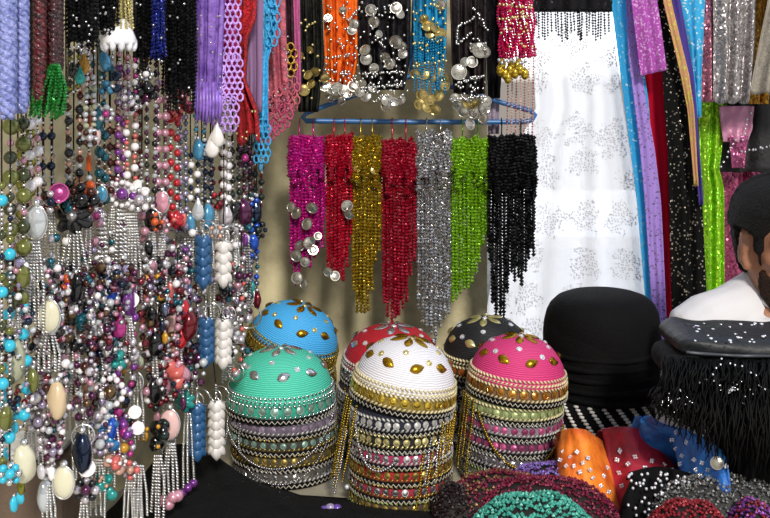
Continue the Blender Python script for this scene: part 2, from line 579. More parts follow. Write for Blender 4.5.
def crown_mat(hexc, hex2):
    """crown of concentric stitched rounds"""
    key = ('crown', hexc)
    if key in MATS: return MATS[key]
    m, nt, N, L, P = new_mat('crown_' + hexc)
    tc = N.new('ShaderNodeTexCoord')
    sp = N.new('ShaderNodeSeparateXYZ'); L.new(tc.outputs['Object'], sp.inputs[0])
    cb = N.new('ShaderNodeCombineXYZ'); L.new(sp.outputs[0], cb.inputs[0]); L.new(sp.outputs[1], cb.inputs[1])
    ln = N.new('ShaderNodeVectorMath'); ln.operation = 'LENGTH'; L.new(cb.outputs[0], ln.inputs[0])
    zz = N.new('ShaderNodeMath'); zz.operation = 'SUBTRACT'; L.new(ln.outputs['Value'], zz.inputs[0]); L.new(sp.outputs[2], zz.inputs[1])
    nz = N.new('ShaderNodeTexNoise'); nz.inputs['Scale'].default_value = 60; L.new(tc.outputs['Object'], nz.inputs['Vector'])
    nm = N.new('ShaderNodeMath'); nm.operation = 'MULTIPLY'; nm.inputs[1].default_value = 0.004; L.new(nz.outputs['Fac'], nm.inputs[0])
    ad = N.new('ShaderNodeMath'); L.new(zz.outputs[0], ad.inputs[0]); L.new(nm.outputs[0], ad.inputs[1])
    mu = N.new('ShaderNodeMath'); mu.operation = 'MULTIPLY'; mu.inputs[1].default_value = 2 * pi / 0.0048; L.new(ad.outputs[0], mu.inputs[0])
    sn = N.new('ShaderNodeMath'); sn.operation = 'SINE'; L.new(mu.outputs[0], sn.inputs[0])
    mr = N.new('ShaderNodeMapRange'); mr.inputs[1].default_value = -1; L.new(sn.outputs[0], mr.inputs[0])
    mx = N.new('ShaderNodeMix'); mx.data_type = 'RGBA'; mx.inputs[6].default_value = lin(hex2); mx.inputs[7].default_value = lin(hexc)
    L.new(mr.outputs[0], mx.inputs[0]); L.new(mx.outputs[2], P.inputs['Base Color'])
    P.inputs['Roughness'].default_value = 0.65
    bp = N.new('ShaderNodeBump'); bp.inputs['Strength'].default_value = 0.6; bp.inputs['Distance'].default_value = 0.0015
    L.new(mr.outputs[0], bp.inputs['Height']); L.new(bp.outputs[0], P.inputs['Normal'])
    MATS[key] = m
    return m

def ring_pts(r, z, n): return [(r * cos(2 * pi * i / n), r * sin(2 * pi * i / n), z) for i in range(n)]
def braid(mb, r, z, w, n=76, mi=0, lean=1):
    for i in range(n):
        a = 2 * pi * (i + 0.5) / n
        Rm = Matrix.Rotation(a, 3, 'Z') @ Matrix.Rotation(lean * radians(48), 3, 'X')
        mb.sph((r * cos(a), r * sin(a), z), w * 0.5, 6, 4, (0.7, 0.55, 1.15), Rm, mi)

ZIGC = mat('b9b2a4', 0.5, 0.2)
def cap(label, loc, R, hs, tilt=0, lean=0, base='20202a', coin=None, trim=None, crown=None, crown2=None, leafm=None, gem=None, group=None, top_one=False, zig=None, coinr=0.0058, ncoin=34, spin=0.0, low=False, starm=None):
    t = thing('embroidered_cap', label, 'cap', tuple(loc), (radians(lean), radians(tilt), spin), group)
    basem = mat(base, 0.8, 0, 0.2, 200, 0.4, 400)
    trim = trim or SILVER
    mb = MB()
    # shell: band outside and crown, one closed lathe with a turned-in rim
    if crown:
        mb.lathe([(R * 0.955, 0.001)] + [(R * r * 0.998, z * hs) for r, z in PROF[:5]], 48)
        put('band', mb, basem, t, world=False)
        cm = MB(); cm.lathe([(R * r, z * hs) for r, z in PROF[2:]], 56)
        put('crown', cm, crown_mat(crown, crown2 or crown), t, world=False)
    else:
        mb.lathe([(R * 0.955, 0.001)] + [(R * r, z * hs) for r, z in PROF], 40)
        put('crown', mb, basem, t, world=False)
    # zigzag edge
    zg = MB(); n = 64; pts = []
    for i in range(n * 2):
        a = 2 * pi * i / (n * 2)
        pts.append(((R + 0.0022) * cos(a), (R + 0.0022) * sin(a), 0.002 + (0.0055 if i % 2 else 0)))
    zg.tube(pts, 0.0011, 4, 0, True)
    put('zigzag_edge', zg, zig or ZIGC, t, world=False)
    eg = MB(); eg.lathe([(R * 0.97, -0.0008), (R + 0.0006, -0.001), (R + 0.0008, 0.0085), (R * 0.985, 0.0105)], 48)
    put('black_edging', eg, BLACKCLOTH, t, world=False)
    # braids
    br = MB()
    r_at = lambda z: R * interp([(b, a) for a, b in PROF[:5]], z / hs) + 0.0015
    zs = (0.0125, 0.029) if not top_one else (0.0125, 0.031, 0.038, 0.045)
    for i, z in enumerate(zs): braid(br, r_at(z), z, 0.0075, 70, 0, 1 if i % 2 else -1)
    put('braid', br, trim, t, world=False)
    # coins sewn round the band
    cm = coin or SILVER
    zc = 0.0205 if not top_one else 0.0235
    cr = coinr * (1.25 if top_one else 1.0)
    if top_one:
        for i in range(28):
            a = 2 * pi * i / 28
            o = MB(); o.disc((r_at(zc) * cos(a) + 0.001 * cos(a), (r_at(zc) + 0.001) * sin(a), zc), (cos(a), sin(a), 0.1 + random.uniform(-.15, .15)), cr, 0.0012, 10, dome=0.15)
            put('sequin', o, cm, t, world=False)
    else:
        o = MB()
        for i in range(ncoin):
            a = 2 * pi * i / ncoin + random.uniform(-.02, .02)
            o.disc(((r_at(zc) + 0.0012) * cos(a), (r_at(zc) + 0.0012) * sin(a), zc), (cos(a) + random.uniform(-.2, .2), sin(a) + random.uniform(-.2, .2), random.uniform(-.1, .3)), cr, 0.0011, 9, dome=0.15)
        put('sequin_row', o, cm, t, world=False)
    if crown and not low:
        # leaf applique: six round the top knot, a ring of leaves, rings of stones
        for k in range(6):
            th = 2 * pi * k / 6 + 0.3
            p, n, up = cap_surf(R, hs, th, 0.80)
            o = MB(); leaf(o, p + n * 0.0008, n, up, 0.033, 0.015, 0.004); put('petal', o, starm or leafm, t, world=False)
        for k in range(9):
            th = 2 * pi * k / 9
            p, n, up = cap_surf(R, hs, th, 0.33)
            side = up.cross(n)
            o = MB(); leaf(o, p + n * 0.0008, n, side + up * (0.35 if k % 2 else -0.35), 0.026, 0.016, 0.005); put('leaf', o, leafm, t, world=False)
            th += pi / 9
            p, n, up = cap_surf(R, hs, th, 0.42 if k % 2 else 0.55)
            o = MB(); o.disc(p + n * 0.001, n, 0.0052, 0.002, 9, dome=0.35); put('rhinestone', o, gem or SILVER, t, world=False)
        p, n, up = cap_surf(R, hs, 0, 1.0)
        o = MB(); o.sph((0, 0, 0.1095 * hs), 0.006, 10, 7, (1, 1, .6)); put('top_stone', o, gem or SILVER, t, world=False)
    return t

def fringe_strand(t, pts, m, step=0.0044, r=0.0022, name='bead_strand'):
    mb = MB(); bead_line(mb, pts, step, r, 0, 'ball'); return put(name, mb, m, t)

RHINE = mat('e6e8ea', 0.12, 0.6, 0.1, coat=0.5)
GOLDLEAF = mat('b98a1c', 0.25, 0.9, 0.15)
SILVERLEAF = mat('d9d9dc', 0.2, 0.9, 0.1)
DULLGOLD = mat('a8904a', 0.35, 0.8, 0.2)
MINTCOIN = mat('9fc0b2', 0.25, 0.6, 0.15)
MAUVECOIN = mat('b9a4bd', 0.25, 0.6, 0.2)
ROSECOIN = mat('c25a86', 0.3, 0.5, 0.2)
ORANGECOIN = mat('c8702c', 0.3, 0.5, 0.2)
REDCOIN = mat('b43a2a', 0.3, 0.5, 0.2)
GREENTHREAD = mat('8f9a5a', 0.5, 0.3, 0.2)
CREAMTRIM = mat('d2c49a', 0.5, 0.25, 0.15)
GREYTRIM = mat('b5b2ae', 0.4, 0.4, 0.15)

def stack_pos(px, Y, i, dz, lx=0.0):
    return Vector(((px - CX) / FPX * Y + lx * i, Y, TZ + 0.003 + dz * i))
CG = 'embroidered caps in stacks on the table'
# --- mint stack
spec = [('lowest cap of the mint-topped stack, silver band', '55504a', SILVER, GREYTRIM),
        ('fourth cap down in the mint-topped stack, dull gold band', '4a4334', DULLGOLD, DULLGOLD),
        ('third cap down in the mint-topped stack, bronze and green band', '3c3a34', MINTCOIN, DULLGOLD),
        ('second cap down in the mint-topped stack, silver and mauve band', '6a6070', MAUVECOIN, GREYTRIM)]
for i, (lb, b, c, tr) in enumerate(spec):
    cap(lb, stack_pos(286, 1.86, i, 0.028, -0.0015), 0.097, 1.0, base=b, coin=c, trim=tr, group=CG)
mint = cap('mint green cap with silver leaves on top of its stack', stack_pos(284, 1.86, 4, 0.0285, -0.0015), 0.1, 1.0, 0, 0, '2fa288', MINTCOIN, SILVER, '56cdb0', '2fa088', SILVERLEAF, RHINE, CG, True, coinr=0.0062)
# --- white stack
spec = [('lowest cap of the white-topped stack, green and red band', '4a3a30', DULLGOLD, GREENTHREAD),
        ('sixth cap down in the white-topped stack, red and silver band', '9c2436', SILVER, DULLGOLD),
        ('fifth cap down in the white-topped stack, red band with dull gold coins', 'b01f24', DULLGOLD, DULLGOLD),
        ('fourth cap down in the white-topped stack, pink band with silver coins', 'b02a5a', SILVER, GREYTRIM),
        ('third cap down in the white-topped stack, black band with pale gold coins', '16151a', PALEGOLD, PALEGOLD),
        ('second cap down in the white-topped stack, navy band with grey trim', '1a1c30', GREYTRIM, GREYTRIM)]
for i, (lb, b, c, tr) in enumerate(spec):
    cap(lb, stack_pos(400, 1.72, i, 0.0272, 0.0005), 0.087, 0.98, base=b, coin=c, trim=tr, group=CG)
white = cap('white cap with gold leaves and gold band on top of its stack', stack_pos(400, 1.72, 6, 0.0285, 0.0005), 0.0895, 0.98, 9, 0, '8a7430', GOLD, CREAMTRIM, 'e9e6ea', 'bdbac0', GOLDLEAF, PALEGOLD, CG, True)
# --- pink stack
spec = [('lowest cap of the pink-topped stack, green and silver band', '6a7050', SILVER, GREENTHREAD),
        ('fifth cap down in the pink-topped stack, silver band', '5c505c', SILVER, GREYTRIM),
        ('fourth cap down in the pink-topped stack, plum and silver band', '5a2a48', ROSECOIN, GREYTRIM),
        ('third cap down in the pink-topped stack, rose sequins on grey', '8a7a88', ROSECOIN, GREYTRIM),
        ('second cap down in the pink-topped stack, pale green and gold band', '7c8a58', mat('a9b27a', .4, .4), CREAMTRIM)]
for i, (lb, b, c, tr) in enumerate(spec):
    cap(lb, stack_pos(509, 1.84, i, 0.0285, 0.002), 0.0885, 0.95, 3, base=b, coin=c, trim=tr, group=CG)
pink = cap('hot pink cap with gold leaves on top of its stack', stack_pos(510, 1.84, 5, 0.0295, 0.0022), 0.0905, 0.95, 5, 0, '7a5a3a', mat('c98a3a', .25, .8), CREAMTRIM, 'd83a7c', 'a82258', GOLDLEAF, RHINE, CG, True)
# --- blue, behind the mint one
for i, lb in enumerate(['lowest cap under the blue cap behind the mint stack', 'fourth cap down under the blue cap behind the mint stack', 'third cap down under the blue cap behind the mint stack', 'second cap down, directly under the blue cap']):
    cap(lb, stack_pos(290, 2.08, i, 0.031), 0.094, 1.0, base='3a3630', coin=DULLGOLD, trim=DULLGOLD, group=CG)
blue = cap('sky blue cap with gold leaves tilted on the stack behind the mint cap', stack_pos(289, 2.08, 4, 0.035) + Vector((0, 0, .012)), 0.096, 1.0, 18, 5, '8a7430', GOLD, DULLGOLD, '48aee8', '2e86c4', GOLDLEAF, PALEGOLD, CG, True)
# --- red, behind the white one
for i, lb in enumerate(['lowest cap under the red cap behind the white stack', 'fourth cap down under the red cap behind the white stack', 'third cap down under the red cap behind the white stack', 'second cap down, directly under the red cap']):
    cap(lb, stack_pos(387, 1.97, i, 0.031), 0.096, 1.0, base='3a3034', coin=GREYTRIM, trim=GREYTRIM, group=CG)
red = cap('scarlet cap with silver leaves behind the white cap', stack_pos(392, 1.97, 4, 0.034), 0.1, 0.95, 2, 4, '6a5a5a', SILVER, GREYTRIM, 'b81224', '8a0c1a', SILVERLEAF, RHINE, CG, True)
# --- black, behind the pink one
for i, lb in enumerate(['lowest cap under the black cap behind the pink stack', 'fourth cap down under the black cap behind the pink stack', 'third cap down under the black cap behind the pink stack', 'second cap down, under the black cap, silver band with white coins']):
    cap(lb, stack_pos(487, 2.02, i, 0.031), 0.09, 1.0, base='2c2c34', coin=SILVER, trim=GREYTRIM, group=CG)
blackcap = cap('black cap with an orange sequin band behind the pink cap', stack_pos(488, 2.02, 4, 0.035), 0.092, 0.95, -4, 4, '5a3a20', ORANGECOIN, CREAMTRIM, '141418', '060608', PALEGOLD, RHINE, CG, True)

def on_stack(t, ang, dz, R, ex=0.004):
    """point on the side of a cap stack, dz below the thing's rim; ang: 0 faces the camera, + to the right"""
    o = ORG[t.name]; a = radians(ang)
    return Vector((o.x + (R + ex) * sin(a), o.y - (R + ex) * cos(a), o.z + dz))
def hang(t, ang, R, z0, z1, m, sway=0.004, ex=0.005, **k):
    n = 7
    pts = [on_stack(t, ang + sin(i * 1.3 + ang) * 0.8, z0 + (z1 - z0) * i / n, R, ex + 0.0006 * i) for i in range(n + 1)]
    return fringe_strand(t, pts, m, **k)
def swag(t, a0, a1, R, z0, z1, zmid, m, ex=0.006, **k):
    n = 22; pts = []
    for i in range(n + 1):
        u = i / n
        z = z0 + (z1 - z0) * u - (1 - (2 * u - 1) ** 2) * ((z0 + z1) / 2 - zmid)
        pts.append(on_stack(t, a0 + (a1 - a0) * u, z, R, ex))
    return fringe_strand(t, pts, m, **k)
BEADGOLD = mat('b8962e', 0.25, 0.85, 0.15)
BEADSILVER = mat('c2bfc2', 0.22, 0.85, 0.1)
for a in (-86, -75, -66, -54):
    hang(white, a, 0.0895, 0.0, -0.13 - 0.03 * random.random(), BEADGOLD)
for a in (48, 56, 62, 69, 75, 80, 86, 92):
    hang(white, a, 0.0895, -0.005, -0.13 - 0.05 * random.random(), BEADGOLD)
for a in (28, 38, 50, 58):
    hang(white, a, 0.089, -0.05, -0.15 - 0.04 * random.random(), BEADGOLD)
for a in (34, 46, 55, 64, 73):
    hang(white, a, 0.0885, -0.03, -0.10 - 0.03 * random.random(), BEADSILVER)
for a in (-74, -66): hang(white, a, 0.0885, -0.05, -0.16, BEADSILVER)
swag(white, -52, 0, 0.0885, -0.03, -0.07, -0.09, BEADSILVER)
for a in (-30, -12, 6, 22, 36): hang(white, a, 0.089, -0.168, -0.195, BEADGOLD)
for a in (-88, -77, -68, -58):
    hang(pink, a, 0.091, -0.002, -0.11 - 0.05 * random.random(), BEADGOLD)
swag(pink, -50, 58, 0.0905, -0.02, -0.035, -0.105, BEADGOLD, r=0.0024)
for a in (-35, -12, 12, 34): hang(pink, a, 0.09, -0.10, -0.165, BEADSILVER, r=0.0014, step=0.003)
swag(mint, -62, 70, 0.099, -0.015, 0.0, -0.075, BEADSILVER, r=0.0022)
swag(mint, -30, 64, 0.099, -0.075, -0.03, -0.10, BEADSILVER, r=0.0018)
for a in (-60, -38): hang(mint, a, 0.099, 0.0, -0.05, BEADSILVER)
for a in (78, 84, 90): hang(mint, a, 0.099, -0.01, -0.13 - .02 * random.random(), DULLGOLD, r=0.0017, step=0.0035)
for a in (-62, -50, -40): hang(red, a, 0.098, -0.005, -0.13, BEADGOLD)
for a in (-55, -35, 30, 48): hang(blackcap, a, 0.092, -0.005, -0.12, BEADGOLD)

# ================================================================== black felt hats
VELVET = mat('060506', 0.85, 0, 0.2, 30, 0.25, 200, spec=0.16)
HP = [(0.98, 0.0), (1.0, 0.006), (1.0, 0.018), (1.0, 0.05), (0.985, 0.072), (0.95, 0.094), (0.885, 0.112), (0.78, 0.126), (0.62, 0.1345), (0.35, 0.138), (0.01, 0.139)]
HX, HYY = at(602, 0, 2.03).x, 2.03
hats = ['lowest of the plain black felt hats, just above the striped one', 'fourth black felt hat down in the tall black stack', 'third black felt hat down in the tall black stack', 'second black felt hat down in the tall black stack', 'tall black felt hat on top of the black hat stack']
for i, lb in enumerate(hats):
    t = thing('felt_hat', lb, 'hat', (HX + random.uniform(-.002, .002), HYY + random.uniform(-.002, .002), TZ + 0.098 + 0.0205 * i), (radians(random.uniform(-1, 1)), radians(random.uniform(-1.5, 1.5)), i), 'black felt hats in a stack')
    R = 0.117
    mb = MB()
    wob = lambda q, z: 1 + 0.012 * sin(3 * q + z * 40 + i) + 0.006 * sin(7 * q + i * 2)
    mb.lathe([(R * 0.94, 0.004)] + [(R * r, z * 0.83) for r, z in HP], 56, fn=wob)
    put('crown', mb, VELVET, t, world=False)
    mb = MB(); mb.tube([(R * wob(2 * pi * k / 48, .006) * 1.004 * cos(2 * pi * k / 48), R * 1.004 * wob(2 * pi * k / 48, .006) * sin(2 * pi * k / 48), 0.006) for k in range(48)], 0.0062, 6, 0, True)
    put('rolled_rim', mb, VELVET, t, world=False)
t = thing('striped_knit_hat', 'black knit hat with slanting white zigzag stripes under the felt hats', 'hat', (HX - 0.005, HYY, TZ + 0.002), (0, 0, 0.25))
mb = MB(); R = 0.122
SP = [(R * 0.93, 0.002), (R, 0.0), (R * 1.0, 0.05), (R * 0.985, 0.075), (R * 0.955, 0.095), (R * .8, .105), (R * .4, .110), (0.001, .112)]
mb.lathe(SP, 48); put('crown', mb, BLACKCLOTH, t, world=False)
for k in range(27):
    mb = MB(); a0 = 2 * pi * k / 27
    for j in range(10):
        a = a0 - 0.036 * j; z = 0.040 + j * 0.0058
        r = interp([(b, a_) for a_, b in SP[1:]], z) + 0.0012
        mb.sph((r * cos(a), r * sin(a), z), 0.0050, 6, 4, (0.7, 1.25, 0.62), Matrix.Rotation(a, 3, 'Z'))
    put('stripe', mb, mat('cfcac4', 0.6), t, world=False)
mb = MB(); braid(mb, R + 0.001, 0.033, 0.005, 110); put('edging', mb, mat('b8b4b0', 0.5), t, world=False)
# ================================================================== hanger and beaded belts on the back wall
HY_ = 2.13
BLUEP = mat('2b5f96', 0.35, 0, 0.08)
t = thing('clothes_hanger', 'long blue plastic clothes hanger above the row of beaded belts', 'hanger', tuple(at(420, 121, HY_)))
mb = MB()
pts = [at(306, 121, HY_), at(420, 122, HY_), at(524, 122, HY_), at(532, 120, HY_), at(535, 115, HY_), at(531, 111, HY_), at(483, 97, HY_), at(424, 78, HY_), at(412, 76, HY_), at(400, 79, HY_), at(330, 104, HY_), at(306, 113, HY_), at(303, 117, HY_)]
mb.tube(pts, 0.0056, 8, 0, True); put('frame', mb, BLUEP, t)
mb = MB(); hk = [at(412, 77, HY_), at(411, 60, HY_), at(413, 30, HY_), at(414, 0, HY_), at(414, -30, HY_)]
p = at(414, -30, HY_); hk += [Vector((p.x + 0.018 * (1 - cos(a)) - 0.0, HY_, p.z + (RZ + 0.0 - p.z) * sin(a) + 0)) for a in [pi * k / 8 for k in range(1, 9)]]
mb.tube(hk, 0.0042, 8); put('hook', mb, BLUEP, t)

OLDCOIN = mat('b9b2a0', 0.28, 0.85, 0.25, 60)
GOLDCOIN = mat('cbb676', 0.28, 0.85, 0.3, 60, hex2='75622c')
SILVCOIN = mat('c9c4ba', 0.25, 0.85, 0.3, 60, hex2='726c62')
def coin(t, px, py, rpx, Y, m=None, dy=-0.014, name='coin'):
    p = at(px, py, Y + dy)
    return inst(name, 'coin', coin_shape, m or SILVCOIN, t, p, rpx / FPX * Y, (random.uniform(-.5, .5), random.uniform(-.4, .4), random.uniform(-.6, .6)))

def belt(label, x0, x1, ytop, ynet, bots, m, n, Y=2.11, coins=(), gap=0.0, dark=None, r=2.5, coinm=None, step=3.3, layers=2, spread=1.0):
    """a shawl belt of beaded strands: a knotted net above, loose strands of uneven length below"""
    t = thing('beaded_belt', label, 'belt', tuple(at((x0 + x1) / 2, ytop, Y)), group='beaded fringe belts on the blue hanger')
    w = x1 - x0; rr = r / FPX * Y; st = step / FPX * Y
    # knotted net in front: strands crossing as diamonds
    for k in range(n):
        for sgn in (1, -1):
            mb = MB(); pts = []
            for i in range(15):
                v = i / 14; py = ytop + (ynet + 9 * sin(k * 2.4 + x0) - ytop) * v
                u = (k + 0.5) / n + sgn * 0.42 / n * (1 - abs((v * 4) % 2 - 1)) * 2 - sgn * 0.42 / n
                bul = 0.96 + 0.06 * sin(pi * v * 0.8); py += 5 * noise.noise(Vector((k * 0.9, x0, 0)))
                px = (x0 + x1) / 2 + (u - 0.5) * w * bul
                p = at(px, py, Y); p.y -= 0.010 + 0.006 * sin(pi * v) + (0.003 if sgn > 0 else 0) + 0.005 * sin(u * pi * 3)
                pts.append(p)
            bead_line(mb, pts, st, rr * 1.08); put('net_strand', mb, m, t)
    for lay in range(layers):
        for k in range(n):
            u = (k + 0.5 + (0.5 if lay else 0) * 0.8) / n
            if u > 1: continue
            px = x0 + (0.5 + (u - 0.5) * spread) * w
            yb = interp(bots, u) + random.uniform(-6, 6) - (14 if lay else 0)
            seed = random.random() * 20
            mb = MB(); pts = []
            for i in range(11):
                v = i / 10
                q = at(px + 1.0 * noise.noise(Vector((seed, v * 2, 0))), ytop + 6 + (yb - ytop - 6) * v, Y)
                q.y += 0.006 * lay + 0.005 * sin(u * pi * 3) + 0.004 * noise.noise(Vector((seed, v * 3, 5)))
                pts.append(q)
            bead_line(mb, pts, st, rr)
            put('bead_strand', mb, (dark or m) if lay else m, t)
    # thread hooks up to the hanger bar
    for px in (x0 + w * 0.3, x0 + w * 0.7):
        mb = MB(); a = at(px, ytop + 4, Y); b = at(px, 122, HY_)
        mb.tube([(a.x, a.y, a.z), (a.x, a.y - 0.004, (a.z + b.z) / 2), (b.x, b.y - 0.008, b.z), (b.x, b.y, b.z + 0.0075), (b.x, b.y + 0.008, b.z)], 0.0016, 5)
        put('loop', mb, m, t)
    for (cx, cy, cr) in coins: coin(t, cx, cy, cr, Y, coinm, dy=-0.022)
    return t

def glassbead(h, d): return mat(h, 0.2, 0.45, 0.25, 300, hex2=d, coat=0.15)
belt('magenta beaded belt with silver coins on the blue hanger', 289, 324, 136, 176, [(0, 262), (.15, 285), (.5, 268), (.8, 255), (1, 238)], glassbead('c21a86', '7a0c52'), 9,
     coins=[(296, 213, 6), (307, 224, 6), (312, 208, 6), (291, 207, 5), (300, 246, 6), (309, 243, 6), (313, 250, 5), (296, 256, 6), (305, 262, 5), (297, 278, 6), (304, 284, 5), (312, 240, 4), (318, 236, 4)])
belt('short crimson beaded belt with two coins beside the magenta one', 326, 353, 135, 172, [(0, 268), (.4, 282), (.8, 270), (1, 215)], glassbead('b5122e', '6a0818'), 7, coins=[(347, 206, 6), (349, 215, 5), (328, 272, 5), (335, 276, 5)])
belt('gold beaded belt on the blue hanger', 352, 381, 136, 178, [(0, 290), (.3, 316), (.6, 305), (.8, 268), (1, 240)], mat('b3962c', 0.22, 0.75, 0.25, 300, hex2='6a5210'), 8, coins=[(357, 168, 4), (374, 170, 4)], coinm=GOLDCOIN)
belt('long crimson beaded belt ending in a point, beside the gold one', 382, 416, 140, 186, [(0, 300), (.25, 322), (.45, 326), (.7, 300), (1, 255)], glassbead('a3122c', '5a0716'), 9)
belt('silver beaded belt on the blue hanger', 416, 451, 131, 180, [(0, 300), (.3, 332), (.6, 336), (1, 312)], mat('c4c2c2', 0.22, 0.85, 0.15, 300, hex2='6a6868'), 8)
belt('lime green beaded belt on the blue hanger', 451, 489, 138, 180, [(0, 306), (.3, 298), (.6, 276), (1, 235)], glassbead('7fb01c', '3f6408'), 10)
belt('black beaded belt at the bend of the blue hanger', 487, 535, 135, 190, [(0, 225), (.15, 322), (.35, 318), (.5, 275), (.75, 285), (1, 245)], mat('060607', 0.4, 0.0, 0.2, 300, spec=0.2), 13, Y=2.105)

# ================================================================== coin belts hanging from the rail above
def chiffon(h, h2=None, alpha=0.95, rough=0.6): return mat(h, rough, 0, 0.2, 26, 0.5, 90, hex2=h2, alpha=1.0, spec=0.2)
def small_beads(t, pts, Y, m, r=1.45, dy=-0.016, name='bead_trim'):
    mb = MB()
    for (px, py) in pts:
        p = at(px, py, Y + dy); p.y += random.uniform(-.004, .004)
        mb.sph(p, r / FPX * Y, 6, 5)
    return put(name, mb, m, t)
def coin_belt(label, clothm, L, R, ybot, coins, Y, coinm, beadpts, fringe=None, ybr=None, beadm=None, folds=4, amp=0.012, hemf=None, name='coin_belt', cat='belt'):
    t = thing(name, label, cat, tuple(at((L[0][1] + R[0][1]) / 2, -30, Y)), group='coin belts and scarves hanging above the blue hanger')
    sheet('cloth', clothm, L, R, -32, ybot, Y, folds, amp, 24, t, y1r=ybr, hem=hemf)
    mb = MB(); a = at(L[0][1], -30, Y); b = at(R[0][1], -30, Y)
    mb.tube([(a.x, Y, a.z), (a.x, 2.13, RZ + .004), (b.x, 2.13, RZ + .004), (b.x, Y, b.z)], 0.004, 6); put('strap', mb, clothm, t)
    if beadpts: small_beads(t, beadpts, Y, beadm or SILVER)
    for c in coins: coin(t, c[0], c[1], c[2], Y, coinm if len(c) < 4 else c[3])
    return t
def dotrow(x0, y0, x1, y1, n, j=1.0):
    return [(x0 + (x1 - x0) * i / (n - 1) + random.uniform(-j, j), y0 + (y1 - y0) * i / (n - 1) + random.uniform(-j, j)) for i in range(n)]
def rnd(x0, x1, y0, y1, n): return [(random.uniform(x0, x1), random.uniform(y0, y1)) for _ in range(n)]

SILVBEAD = mat('c8c4ca', 0.18, 0.7, 0.1, coat=0.2)
coin_belt('sheer black scarf with pale gold coins beside the orange belt', chiffon('0e0e0c', '1c1c18', 0.9), [(-40, 293), (60, 296), (130, 299)], [(-40, 321), (60, 324), (130, 316)], 112,
          [(308, 75, 5), (311, 84, 5), (304, 90, 6), (315, 72, 5), (325, 78, 5), (310, 50, 4), (300, 55, 4)], 2.075, GOLDCOIN, rnd(297, 320, 20, 100, 22), beadm=PALEGOLD)
coin_belt('orange chiffon belt with silver coins along its hem', chiffon('e0661a', 'b8420c', 1.0), [(-40, 322), (60, 325), (90, 328)], [(-40, 357), (60, 358), (90, 352)], 84,
          [(326 + random.uniform(-2, 2) + 5.5 * k, 92 + random.uniform(-7, 6), 6) for k in range(6)] + [(330, 98, 5), (342, 101, 5), (337, 88, 6), (352, 92, 5), (352, 30, 5), (328, 18, 4), (343, 10, 4), (354, 24, 5)], 2.09, SILVCOIN,
          dotrow(326, 58, 358, 54, 12) + dotrow(326, 70, 356, 76, 12) + rnd(324, 358, 2, 80, 46) + dotrow(348, 20, 360, 8, 8) + rnd(326, 356, 78, 100, 26), hemf=lambda u: 10 * abs(sin(u * pi * 2.5)))
coin_belt('black belt thickly hung with silver coins and beads', chiffon('08070a', '141016', 1.0), [(-40, 354), (60, 359), (100, 364)], [(-40, 411), (60, 410), (100, 402)], 90,
          [(371, 10, 6), (374, 22, 6), (396, 8, 6), (400, 14, 5), (365, 50, 6), (366, 59, 6), (385, 58, 6), (390, 64, 6), (396, 42, 7), (402, 46, 5), (403, 54, 5), (374, 68, 5), (360, 92, 5), (366, 96, 6), (387, 100, 6), (386, 106, 6), (394, 102, 5), (362, 84, 5), (401, 100, 5), (372, 88, 5), (379, 34, 4)], 2.085, SILVCOIN,
          dotrow(360, 74, 402, 72, 20) + dotrow(362, 88, 404, 84, 22) + rnd(360, 408, 0, 100, 70) + dotrow(376, 36, 384, 48, 6) + rnd(372, 402, 82, 104, 30))
coin_belt('turquoise tasselled belt with antique gold coins', chiffon('1f88b8', '14587c', 1.0), [(-40, 413), (60, 414), (100, 418)], [(-40, 447), (60, 446), (100, 442)], 62,
          [(424, 19, 5), (428, 26, 6), (435, 28, 6), (441, 34, 6), (430, 34, 5), (415, 74, 5), (424, 74, 6), (432, 78, 5), (440, 72, 5), (445, 78, 5), (420, 104, 6), (427, 107, 6), (435, 110, 6), (438, 96, 6), (430, 100, 5), (422, 95, 6), (445, 86, 5), (441, 5, 6, SILVCOIN)], 2.10, GOLDCOIN,
          rnd(413, 446, 0, 66, 40) + dotrow(414, 66, 446, 60, 12), beadm=PALEGOLD)
t = ORG and bpy.data.objects['coin_belt.003']
for k in range(12):
    mb = MB(); px = 416 + k * 2.5
    bead_line(mb, [at(px, 36, 2.085), at(px + random.uniform(-1, 1), 70, 2.085), at(px + random.uniform(-2, 2), 88 + random.uniform(-6, 10), 2.085)], 0.0058, 0.0031, 0)
    put('bead_strand', mb, glassbead('2a9fd0', '155a80'), t)
coin_belt('dark brown belt with beaded loops and large silver coins', chiffon('140e0f', '241a1d', 1.0), [(-40, 449), (60, 452), (110, 455)], [(-40, 487), (60, 486), (110, 484)], 94,
          [(459, 72, 8), (465, 62, 5), (472, 62, 6), (480, 50, 8), (485, 52, 6), (474, 48, 5), (458, 106, 6), (463, 112, 6), (470, 124, 6), (479, 112, 7), (485, 108, 7), (483, 118, 6), (475, 104, 5, GOLDCOIN), (455, 98, 5), (487, 101, 5), (466, 104, 5, GOLDCOIN), (473, 114, 5)], 2.09, SILVCOIN,
          dotrow(456, 44, 458, 26, 9) + dotrow(458, 26, 474, 18, 8) + dotrow(458, 44, 472, 32, 8) + dotrow(456, 84, 484, 76, 16) + dotrow(450, 100, 486, 96, 20) + dotrow(474, 8, 488, 30, 10) + rnd(454, 486, 74, 104, 34) + rnd(470, 486, 38, 50, 12))
t = thing('sequinned_scarf', 'narrow black scarf with tiny sparkles beside the hot pink belt', 'scarf', tuple(at(494, -30, 2.11)), group='coin belts and scarves hanging above the blue hanger')
sheet('cloth', sequin('17161a', 300, 0.9, 0.5, 0.3, 0.25, '0d0c10'), [(-40, 484), (90, 488)], [(-40, 505), (60, 503), (90, 500)], -30, 98, 2.12, 2, 0.006, parent=t)
mb = MB(); a = at(494, -30, 2.12); mb.tube([a, (a.x, 2.13, RZ + .004)], 0.005, 6); put('strap', mb, BLACKCLOTH, t)
